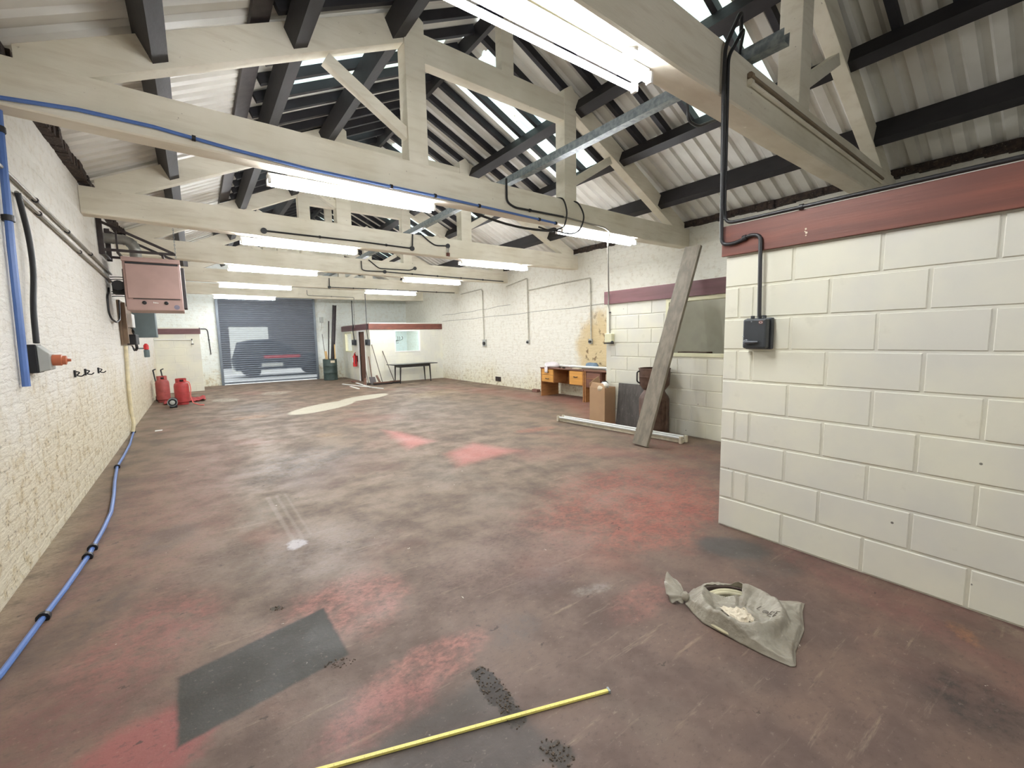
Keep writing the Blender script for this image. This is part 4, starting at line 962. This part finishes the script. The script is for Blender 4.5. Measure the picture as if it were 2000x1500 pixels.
m.beam(a-dd+V((0, -.04, 0)), b-dd+V((0, -.04, 0)), .012, .08, (0, 1, 0)); m.beam(a+dd+V((0, -.04, 0)), b+dd+V((0, -.04, 0)), .012, .08, (0, 1, 0)); tag(m.build('steel_section', M['steel_dark']), 'tall dark steel section standing in the green drum', 'steel section')
stick('steel_strip', (4.04, 17.58, .06), (4.22, 17.80, 2.25), .045, .02, M['steel_dark'], 'shorter dark steel strip beside the tall section in the green drum', 'steel strip')
stick('timber_offcut', (4.02, 17.38, .06), (3.98, 17.56, 1.10), .09, .03, M['pale_wood'], 'short pale timber offcut in the green drum', 'timber')
stick('timber_batten', (4.27, 17.40, .06), (4.31, 17.52, 1.35), .04, .02, M['pale_wood'], 'thin pale batten behind the dark steel in the green drum', 'timber')
tag(MB().cyl((4.00, 17.48, .06), (3.92, 17.66, 1.75), .009, seg=8).build('metal_rod', M['steel_dark'], smooth=True), 'thin metal rod at the left of the green drum', 'rod')
# extinguisher
t = thing('fire_extinguisher', 'red fire extinguisher hung on the far office wall left of the door', 'fire extinguisher', (4.73, 16.42, .52))
MB().lathe([(.06, 0), (.078, .02), (.078, .36), (.065, .40), (.03, .43), (.028, .46)], (4.73, 16.42, .52), 20).build('cylinder', M['red'], t, smooth=True)
m = MB(); m.box(4.705, 4.755, 16.38, 16.46, .98, 1.0); m.beam((4.73, 16.43, 1.0), (4.73, 16.30, 1.05), .02, .012); m.build('handle', M['red'], t)
MB().tube([(4.73, 16.38, .98), (4.73, 16.29, .95), (4.72, 16.30, .75), (4.72, 16.33, .62)], .011, 8, .04).build('hose', M['black'], t, smooth=True)
B(4.649, 4.656, 16.37, 16.47, .68, .86).build('instruction_label', M['white_metal'], t)
B(4.80, 4.826, 16.38, 16.46, .70, .92).build('wall_bracket', M['black'], t)
# office interior: lamp added to match the bright window, coat stand
batten(5.4, 7.0, 16.3, 2.03, 'strip light added inside the far office, brightening its window')
t = thing('coat_stand', 'dark coat stand with curved hooks inside the far office window', 'coat stand', (5.80, 15.24, 0))
MB().cyl((5.80, 15.24, .02), (5.80, 15.24, 1.70), .022, seg=10).build('pole', M['black'], t, smooth=True)
MB().lathe([(.2, 0), (.2, .02), (.03, .05)], (5.80, 15.24, 0), 16).build('base', M['black'], t, smooth=True)
MB().sphere((5.80, 15.24, 1.42), .04).build('hub', M['black'], t, smooth=True)
for a, l in ((0, .16), (.1, .24), (-.1, .33)): MB().tube([(5.80, 15.24, 1.42), (5.80+l*.6, 15.24+a*l, 1.44), (5.80+l, 15.24+a*l, 1.50), (5.80+l*1.02, 15.24+a*l, 1.56), (5.80+l*.9, 15.24+a*l, 1.60)], .009, 6, .05).build('hook', M['black'], t, smooth=True)
MB().tube([(5.80, 15.24, 1.40), (5.93, 15.24, 1.36), (5.98, 15.24, 1.37)], .009, 6, .03).build('hook', M['black'], t, smooth=True)
# black table
t = thing('side_table', 'black table standing against the front of the far office', 'table', (6.07, 14.3, 0))
m = MB(); m.T = Matrix.Translation((6.07, 14.27, 0)) @ Matrix.Rotation(.06, 4, 'Z'); T0 = m.T.copy()
m.box(-.84, .84, -.27, .27, .625, .65); m.build('table_top', M['black_table'], t, bevel=.004)
m = MB(); m.T = T0; m.box(-.56, .56, -.22, -.20, .54, .625); m.box(-.56, .56, .20, .22, .54, .625); m.box(-.56, -.54, -.2, .2, .54, .625); m.box(.54, .56, -.2, .2, .54, .625); m.build('apron', M['black_table'], t)
for x in (-.55, .55):
    for y in (-.21, .21):
        m = MB(); m.T = T0; m.prism([(x-.022, y-.022, .62), (x+.022, y-.022, .62), (x+.022, y+.022, .62), (x-.022, y+.022, .62)], (0, 0, -.08)); s_ = 1 if x > 0 else -1
        m.tube([(x, y, .60), (x+s_*.03, y, .0)], [.030, .017], 8); m.build('leg', M['black_table'], t)
# brooms and tools
def broom(a, b, hc, hl, label):
    t = thing('broom', label, 'broom', (hc[0], hc[1], 0), 'brooms by the far office')
    MB().cyl(a, b, .014, seg=8).build('handle', M['handle_wood'], t, smooth=True)
    B(hc[0]-hl/2, hc[0]+hl/2, hc[1]-.035, hc[1]+.035, .05, .09).build('head', M['brown_wood'], t, bevel=.006)
    B(hc[0]-hl/2, hc[0]+hl/2, hc[1]-.045, hc[1]+.045, 0, .05).build('bristles', M['bristle'], t)
broom((4.87, 14.86, 1.33), (4.97, 14.27, .08), (4.97, 14.22), .62, 'broom with the taller handle leaning at the far office corner')
broom((5.24, 14.88, 1.10), (5.42, 14.38, .08), (5.44, 14.36), .34, 'shorter broom leaning beside the black table')
t = thing('shovel', 'brown-handled shovel leaning by the far office door', 'shovel', (4.70, 14.6, 0))
MB().cyl((4.73, 14.82, .93), (4.70, 14.50, .22), .018, seg=8).build('shaft', M['brown_wood'], t, smooth=True)
m = MB(); m.prism([(4.60, 14.50, .25), (4.80, 14.50, .25), (4.80, 14.36, .04), (4.70, 14.31, .005), (4.60, 14.36, .04)], (0, -.012, .004)); m.build('blade', M['steel_dark'], t)
t = thing('rake', 'short wooden tool lying in the heap by the far office corner', 'rake', (4.80, 14.35, 0))
MB().cyl((4.60, 14.80, .50), (4.58, 14.50, .03), .013, seg=8).build('shaft', M['handle_wood'], t, smooth=True); B(4.52, 4.64, 14.46, 14.50, .0, .05).build('head', M['steel_dark'], t)
stick('timber_offcut', (4.36, 14.25, .02), (4.46, 14.42, .22), .07, .05, M['brown_wood'], 'dark timber offcut propped among the tools by the far office door', 'timber')
stick('timber_offcut', (4.95, 14.40, .02), (4.90, 14.62, .28), .06, .05, M['brown_wood'], 'stubby brown offcut between the shovel and the tall broom', 'timber')
for a, b, wd in (((3.95, 15.3, .012), (4.50, 12.9, .012), 'longest'), ((4.35, 15.1, .035), (4.28, 13.4, .03), 'upper'), ((3.93, 14.3, .012), (3.93, 13.4, .012), 'shortest')):
    tag(MB().beam(a, b, .055, .02).build('trim_strip', M['white_metal']), '%s white plastic strip on the floor before the far office' % wd, 'plastic strip', 'white strips on the floor')
o = MB().sphere((4.45, 15.75, .03), .09, (1, .8, .35)).rough(.03, 9).build('rag', M['brick_red'], smooth=True); tag(o, 'small dark rag on the floor by the far office door', 'rag')
B_ = B(-.68, -.58, 9.46, 9.58, .001, .004).build('paper_scrap', M['white_metal']); tag(B_, 'white scrap of paper on the floor near the left wall', 'paper')

# ================================================================ RIGHT-HAND GROUP
# pale desk
DX = 6.95
t = thing('desk', 'light oak desk with honey drawer fronts against the right wall', 'desk', (7.25, 7.6, 0))
B(DX-.02, 7.55, 6.86, 8.35, .70, .725).build('desk_top', M['walnut'], t, bevel=.003)
for y in (6.86, 8.325): B(DX, 7.52, y, y+.025, 0, .70).build('side_panel', M['oak'], t, bevel=.002)
B(7.44, 7.46, 6.885, 8.325, .30, .70).build('back_panel', M['oak'], t)
B(DX+.02, 7.40, 7.88, 8.325, .36, .70).build('drawer_unit', M['oak'], t); B(DX+.02, 7.40, 6.885, 7.33, .36, .70).build('drawer_unit', M['oak'], t)
def drawer(t, y0, y1, z0, z1, mat, hand):
    d = B(DX, DX+.02, y0, y1, z0, z1).build('drawer_front', mat, t, bevel=.003); yc, zc = (y0+y1)/2, (z0+z1)/2+(.03 if z1-z0 > .25 else 0)
    if hand: MB().tube([(DX, yc-.055, zc), (DX-.022, yc-.05, zc-.008), (DX-.022, yc+.05, zc-.008), (DX, yc+.055, zc)], .008, 8, .01).build('handle', M['black'], d, smooth=True)
drawer(t, 7.89, 8.31, .55, .685, M['oak_front'], 1); drawer(t, 7.89, 8.31, .375, .54, M['oak_front'], 1); drawer(t, 6.90, 7.32, .375, .685, M['oak_front'], 1)
t = thing('desk', 'brown walnut desk standing behind the cardboard box', 'desk', (7.25, 6.1, 0))
B(DX-.02, 7.55, 5.35, 6.835, .70, .725).build('desk_top', M['walnut'], t, bevel=.003)
for y in (5.36, 6.80): B(DX, 7.52, y, y+.03, 0, .70).build('side_panel', M['oak'], t, bevel=.002)
B(7.44, 7.46, 5.39, 6.80, .25, .70).build('back_panel', M['walnut'], t); B(DX+.02, 7.40, 6.35, 6.80, .34, .70).build('drawer_unit', M['walnut'], t)
for z0, z1 in ((.55, .665), (.535, .548), (.35, .53)): drawer(t, 6.37, 6.78, z0, z1, M['walnut'] if z1-z0 > .02 else M['oak'], 0)
# on the desks
m = MB(); m.sphere((7.12, 8.12, .775), .16, (1, 1.25, .55), 22).rough(.05, 7, 3).rough(.02, 22, 5)
for v in m.bm.verts: v.co.z = max(v.co.z, .728)
o = m.build('rag', M['rag'], smooth=True); tag(o, 'crumpled pink and white rag on the light oak desk', 'rag')
m = MB(); g = [[m._v((6.925-.012*sin(i), 8.06+.03*i, .735-.045*j+.01*sin(i*2+j))) for j in range(4)] for i in range(5)]
for i in range(4):
    for j in range(3): m.bm.faces.new([g[i][j], g[i+1][j], g[i+1][j+1], g[i][j+1]])
o2 = m.build('hanging_corner', M['rag'], o, smooth=True); o2.modifiers.new('s', 'SOLIDIFY').thickness = .004
for k_, (x, z, la) in enumerate(((7.30, .757, 'long white tube lying across both desks'), (7.21, .745, 'thinner grey tube in front of the white one on the desks'))):
    tag(MB().cyl((x, 8.05-.5*k_, z), (x+.03, 5.5, z), .028-.010*k_, seg=14).build('tube', M['white_metal'] if not k_ else M['conduit_grey'], smooth=True), la, 'tube')
m = MB(); m.sphere((7.42, 7.05, .765), .13, (.7, 1.5, .8), 18).rough(.03, 8)
for v in m.bm.verts: v.co.z = max(v.co.z, .728)
tag(m.build('folded_cloth', M['blue_cloth'], smooth=True), 'blue-grey folded cloth behind the tubes on the desks', 'cloth')
m = MB()
for q in ((7.02, 7.72, .745), (7.05, 7.62, .74), (7.0, 7.55, .738)): m.sphere(q, .028, (1.4, 1.1, .6), 10)
tag(m.rough(.006, 30).build('gloves', M['plate'], smooth=True), 'small brown crumpled gloves at the middle of the light oak desk', 'gloves')
tag(B(7.02, 7.12, 7.08, 7.30, .726, .745).build('note_block', M['paper'], bevel=.003), 'small pale pad above the single drawer of the light oak desk', 'pad')
tag(MB().sphere((7.06, 6.2, .75), .05, (1.2, 2.2, .5), 12).rough(.012, 20).build('cloth', M['blue_cloth'], smooth=True), 'small grey cloth near the front edge of the brown desk', 'cloth')
tag(MB().box(7.30, 7.42, 8.94, 9.16, 0, .075).rough(.006, 14).build('brick', M['brick_red'], bevel=.006), 'loose red brick on the floor left of the light oak desk', 'brick')
# cardboard box with an upright flap and rubbish inside
A_, B2, C_, D_ = V((5.345, 5.13, 0)), V((5.37, 4.82, 0)), V((5.675, 4.86, 0)), V((5.65, 5.17, 0))
t = thing('cardboard_box', 'tall open cardboard box in front of the brown desk', 'cardboard box', (5.5, 5.0, 0))
m = MB(); h = .615
for p, q in ((A_, B2), (B2, C_), (C_, D_), (D_, A_)): m.beam(p+V((0, 0, h/2)), q+V((0, 0, h/2)), .006, h)
m.prism([A_+V((0, 0, .002)), B2+V((0, 0, .002)), C_+V((0, 0, .002)), D_+V((0, 0, .002))], (0, 0, .006)); m.build('carton', M['card'], t)
m = MB(); m.beam(A_+V((0, 0, h)), A_.lerp(D_, .9)+V((.02, .02, h+.10)), .006, .14, (0, 0, 1)); m.build('flap', M['card'], t)
m = MB(); m.prism([A_+V((.005, 0, h)), B2+V((.005, 0, h)), B2+V((.02, .06, h+.075)), A_+V((.02, -.03, h+.085))], (.005, 0, 0)); m.build('flap', M['card'], t)
for q, s_, mt, la, nm in (((5.43, 4.93, .60), .07, 'paper', 'crumpled pale paper sticking out of the cardboard box', 'waste_paper'), ((5.51, 4.95, .64), .065, 'white_metal', 'white rag bunched at the top of the cardboard box', 'rag'), ((5.57, 5.0, .69), .05, 'black', 'black tangled strap on top of the cardboard box', 'strap')):
    tag(MB().sphere(q, s_, (1.1, 1.1, .9) if mt != 'black' else (1.7, .8, .45), 14).rough(.03, 14, s_*99).build(nm, M[mt], smooth=True), la, nm.replace('_', ' '))
m = MB(); pts = [(0, 0), (.40, 0), (.40, .72), (.385, .765), (.34, .79), (0, .79)]
m.prism([(5.86+a*.9, 5.22+a*.12, z) for a, z in pts], (0, .02, .0)); tag(m.build('board', M['card']), 'tan board with a rounded corner standing behind the cardboard box', 'board')
# dark sheet leaning on the block wall
m = MB(); m.beam((5.585, 4.735, .345), (5.585, 4.19, .345), .012, .70, (.1, 0, 1)); tag(m.build('metal_sheet', M['slate'], bevel=.004), 'scuffed dark sheet leaning on the block wall beside the canister', 'sheet')
# gas canister and bucket
cx, cy, cr = 5.455, 3.93, .215
t = thing('steel_canister', 'rusty brown ribbed steel canister behind the leaning plank', 'canister', (cx, cy, 0))
MB().lathe([(cr*.9, 0), (cr, .03), (cr, .10), (cr*1.015, .11), (cr, .12), (cr*1.015, .145), (cr, .155), (cr, .34), (cr*1.015, .35), (cr, .36), (cr, .53), (cr*.93, .57), (cr*.72, .635), (cr*.70, .66)], (cx, cy, 0), 32).build('body', M['rust'], t, smooth=True)
m = MB()
for i in range(5):
    a = pi+.2+i*.32; m.beam((cx+(cr+.001)*cos(a), cy+(cr+.001)*sin(a), .16), (cx+(cr+.001)*cos(a), cy+(cr+.001)*sin(a), .52), .02, .012, (cos(a), sin(a), 0))
m.build('rib', M['rust'], t, bevel=.003)
m = MB(); a = pi+.35; q = V((cx+cr*cos(a), cy+cr*sin(a), .44)); m.cyl(q, q+V((-.03, -.01, 0)), .022, seg=10); m.sphere(q+V((-.035, -.01, -.08)), .018); m.build('valve', M['black'], t, smooth=True)
t = thing('oil_bucket', 'rusty brown drain bucket standing on the steel canister', 'bucket', (cx, cy, .66))
MB().lathe([(cr*.70, .662), (cr*.76, .67), (cr*.98, .735), (cr*1.0, .77), (cr*1.02, .86), (cr*1.03, .863), (cr*1.02, .875), (cr*1.03, .885), (cr*1.03, .965), (cr*1.06, .972), (cr*1.06, .985), (cr*1.0, .985), (cr*.95, .78), (.01, .74)], (cx, cy, 0), 32).build('shell', M['rust'], t, smooth=True)
a = 2.55; q = lambda r, z: V((cx+r*cos(a), cy+r*sin(a), z)); MB().tube([q(cr*1.0, .95), q(cr+.045, .93), q(cr+.045, .79), q(cr*1.0, .765)], .011, 8, .03).build('handle', M['black'], t, smooth=True)
# plank leaning on the maroon board
a, b = V((4.69, 3.585, .012)), V((5.60, 3.44, 2.66)); up_ = (b-a).normalized().cross(V((0, 1, 0))).normalized()
m = MB(); m.beam(a, b, .235, .045, up_); o = m.build('plank', M['plank'], bevel=.003); tag(o, 'long weathered plank leaning on the maroon board above the window', 'plank')
# old twin batten lying on the floor
t = thing('old_strip_light', 'dirty old twin strip light lying unlit on the floor', 'fluorescent light', (5.12, 4.45, 0)); e0, e1 = V((5.07, 5.56, .03)), V((5.24, 3.30, .03)); sd = V((.998, .075, 0))
MB().beam(e0, e1, .05, .05).build('housing', M['old_white'], t, bevel=.004)
for q in (-.058, .058): MB().cyl(e0+sd*q+V((0, -.03, .05)), e1+sd*q+V((0, .03, .05)), .016, seg=12).build('tube', M['tube_off'], t, smooth=True)
for e, dy in ((e0, .0), (e1, .0)):
    for q in (-.058, .058): MB().box(e.x+q-.022, e.x+q+.022, e.y-.02, e.y+.02, .006, .105).build('tube_holder', M['old_white'], t, bevel=.008)
# white china bits on the interior sill are left to the dark bar seen there
tag(B(5.83, 6.0, 3.35, 3.80, 1.187, 1.215).build('timber_offcut', M['brown_wood'], bevel=.003), 'dark timber strip lying on the sill behind the interior window', 'timber')

# ================================================================ FOREGROUND
# folding rule
t = thing('measuring_rule', 'yellow measuring rule lying on the floor in the foreground', 'measuring rule', (.75, 1.3, 0))
a, b = V((.18, 1.508, .006)), V((1.272, 1.118, .006)); MB().beam(a, b, .013, .009).build('blade', M['yellow'], t)
d = (b-a).normalized(); MB().beam(b-d*.002, b+d*.006, .022, .014).build('end_hook', M['galv'], t)
m = MB(); L = (b-a).length; n_ = V((-d.y, d.x, 0))
for i in range(1, int(L/.02)):
    c = a+d*(i*.02)+V((0, 0, .0047)); ln = .003 if i % 5 else .006; m.beam(c-n_*.006, c-n_*(.006-ln), .0008, .0006)
m.build('graduation', M['ink'], t)['kind'] = 'stuff'
# sack with a coil of hose
out = [(2.07, 1.268), (2.147, 1.306), (2.241, 1.302), (2.332, 1.267), (2.413, 1.203), (2.441, 1.14), (2.434, 1.039), (2.452, 0.977), (2.496, 0.932), (2.571, 0.871), (2.48, 0.848), (2.322, 0.782), (2.127, 0.746), (2.032, 0.708), (2.009, 0.722), (1.989, 0.837), (1.982, 0.944), (1.978, 1.039), (1.98, 1.115), (2.013, 1.19), (2.055, 1.262)]
cen = V((2.185, 1.03, 0)); rc = .183
def radius(th):
    d_ = V((cos(th), sin(th))); best = .2
    for i in range(len(out)):
        p, q = V(out[i])-cen.xy, V(out[(i+1) % len(out)])-cen.xy; e = q-p; den = d_.x*e.y-d_.y*e.x
        if abs(den) < 1e-9: continue
        t_ = (p.x*e.y-p.y*e.x)/den; s_ = (p.x*d_.y-p.y*d_.x)/den
        if t_ > 0 and -1e-6 <= s_ <= 1+1e-6: best = t_
    return best
def sackz(r, R, x, y):
    ringh = math.exp(-((r-rc)/.040)**2)
    z = .012+.073*ringh+(.034 if r < rc else .0)*(1-ringh)*.7
    if r > rc: z = max(z, .012+.03*math.exp(-((r-rc)/.10)**2))
    n_ = noise.noise(V((x*14, y*14, 1)))*.010+noise.noise(V((x*38, y*38, 3)))*.005+abs(noise.noise(V((x*9+y*5, y*20-x*6, 8))))*.016+.006*abs(noise.noise(V((math.atan2(y-cen.y, x-cen.x)*9, r*7, 5))))*min(1, r/.12)
    return max((z+n_)*min(1, (R-r)/.022+.10), .004)
t = thing('sack', 'knotted grey plastic sack with a coil of hose inside, on the floor', 'sack', (cen.x, cen.y, 0))
m = MB(); NT_, NR = 220, 80; grid = []
for i in range(NT_):
    th = 2*pi*i/NT_; R = radius(th); row = []
    for j in range(NR+1):
        r = R*(j/NR); x, y = cen.x+r*cos(th), cen.y+r*sin(th); row.append((x, y, sackz(r, R, x, y), r))
    grid.append(row)
op = [(2.16, 1.245), (2.24, 1.262), (2.31, 1.225), (2.355, 1.16), (2.345, 1.095), (2.302, 1.075), (2.235, 1.125), (2.165, 1.195)]
def inop(x, y):
    c = False
    for i in range(len(op)):
        (x0, y0), (x1, y1) = op[i], op[i-1]
        if (y0 > y) != (y1 > y) and x < (x1-x0)*(y-y0)/(y1-y0)+x0: c = not c
    return c
ctr = m._v((cen.x, cen.y, grid[0][0][2])); vv = [[None]+[m._v(p[:3]) for p in row[1:]] for row in grid]
for i in range(NT_):
    a, b = vv[i], vv[(i+1) % NT_]; m.bm.faces.new([ctr, a[1], b[1]])
    for j in range(1, NR):
        p = grid[i][j]
        if inop(p[0], p[1]): continue
        m.bm.faces.new([a[j], a[j+1], b[j+1], b[j]])
o = m.build('plastic', M['bag'], t, smooth=True); o.data.set_sharp_from_angle(angle=radians(180)); sm = o.modifiers.new('thickness', 'SOLIDIFY'); sm.thickness = .0015
for k_ in range(5):
    rr, zz = (rc-.030+.022*(k_ % 3), .014+.020*(k_//3)) ; MB().tube([(cen.x+rr*cos(a*pi/32), cen.y+rr*sin(a*pi/32), zz+.003*sin(a*.4+k_)) for a in range(64)], .0105, 8, closed=True).build('hose_coil', M['hose_old'], t, smooth=True)
m = MB(); m.sphere((2.072, 1.272, .032), .024, (1, 1, 1.1), 12).rough(.006, 40); m.build('knot', M['bag'], t, smooth=True)
m = MB(); tl = [V(p) for p in ((2.092, 1.292, .04), (2.131, 1.412, .10), (2.085, 1.41, .075), (2.045, 1.385, .055), (1.999, 1.332, .03), (2.005, 1.306, .008), (2.049, 1.271, .006))]; kn = V((2.074, 1.275, .034))
for i in range(len(tl)-1):
    pr2 = None
    for s_ in range(7):
        f = .12+.88*s_/6; ro = []
        for u_ in range(5):
            q = kn.lerp(tl[i].lerp(tl[i+1], u_/4), f); q += V((0, 0, .016*f*sin((i*4+u_)*1.25)))+noise.noise_vector(q*30)*.005; q.z = max(q.z, .004); ro.append(m._v(q))
        if pr2:
            for u_ in range(4): m.bm.faces.new([pr2[u_], pr2[u_+1], ro[u_+1], ro[u_]])
        pr2 = ro
bmesh.ops.remove_doubles(m.bm, verts=m.bm.verts[:], dist=.003)
o = m.build('tied_end', M['bag'], t, smooth=True); o.data.set_sharp_from_angle(angle=radians(180)); o.modifiers.new('thickness', 'SOLIDIFY').thickness = .0015
m = MB(); cs = [V(p) for p in ((2.105, 1.10), (2.199, 1.008), (2.14, .936), (2.041, .953))]; gg = []
for i in range(15):
    ro = []
    for j in range(15):
        q = cs[0].lerp(cs[1], i/14).lerp(cs[3].lerp(cs[2], i/14), j/14); q = q+V((noise.noise(V((i*.6, j*.6, 0))), noise.noise(V((i*.6, j*.6, 9)))))*.010
        ro.append(m._v((q.x, q.y, .050+.020*sin(pi*i/14)*sin(pi*j/14)+.012*noise.noise(V((i*.5, j*.5, 4))))))
    gg.append(ro)
for i in range(14):
    for j in range(14): m.bm.faces.new([gg[i][j], gg[i+1][j], gg[i+1][j+1], gg[i][j+1]])
m.build('paper_inside', M['paper'], t, smooth=True)
# marker writing on the sack: strokes laid over its surface
def surf(x, y):
    d_ = V((x, y))-cen.xy; r = d_.length; th = math.atan2(d_.y, d_.x); return sackz(r, radius(th), x, y)+.0035
ex = (V((2.214, .869))-V((2.24, .939))).normalized(); ey = V((ex.y, -ex.x))*-1
def stroke(m, o_, pts, s_=1.):
    q = []
    for a, b in pts: c = V(o_)+ex*a*s_+ey*b*s_; q.append((c.x, c.y, surf(c.x, c.y)))
    m.tube(q, .0017, 5)
m = MB(); o0 = V((2.247, .952))
circ = [(.011+.011*cos(a*pi/8), .014+.014*sin(a*pi/8)) for a in range(17)]
stroke(m, o0, circ); stroke(m, o0, [(.002, .016), (.011, .014), (.020, .016)])
for k_ in (1, 2):
    e_ = o0+ex*.031*k_; stroke(m, e_, [(.022, .026), (.004, .028), (.003, .014), (.004, .0), (.022, .002)]); stroke(m, e_, [(.003, .014), (.018, .014)])
stroke(m, o0-ex*.036, [(.004, .03), (.004, .002), (.022, .002)])
m.build('marker_writing', M['ink'], t)

# loose grit lying in the worn pits of the floor
m = MB(); rg = random.Random(3)
for cx_, cy_, ax_, ay_, ro_, n_ in ((.90, 1.42, .15, .05, 1.48, 110), (.89, 1.27, .07, .045, 1.42, 40), (.92, 1.05, .07, .05, 2.05, 60), (.42, 1.97, .07, .03, -.4, 40), (.25, 2.61, .04, .025, 2.9, 16)):
    for i in range(n_):
        a_, q_ = rg.uniform(0, 2*pi), math.sqrt(rg.random()); u_, v_ = ax_*q_*cos(a_), ay_*q_*sin(a_); r_ = rg.uniform(.0015, .0045)
        c_ = V((cx_+u_*cos(ro_)-v_*sin(ro_), cy_+u_*sin(ro_)+v_*cos(ro_), r_*.4)); m.sphere(c_, r_, (rg.uniform(.8, 1.5), rg.uniform(.8, 1.4), .7), 6)
gr = m.build('grit', simple('floor_grit', (96, 82, 68), .9, 0, .3, 90, c2=(60, 50, 42), spots=.6, spotc=(190, 176, 156)))
tag(gr, 'loose dark grit in worn pits of the floor around the measuring rule', 'grit', kind='stuff')
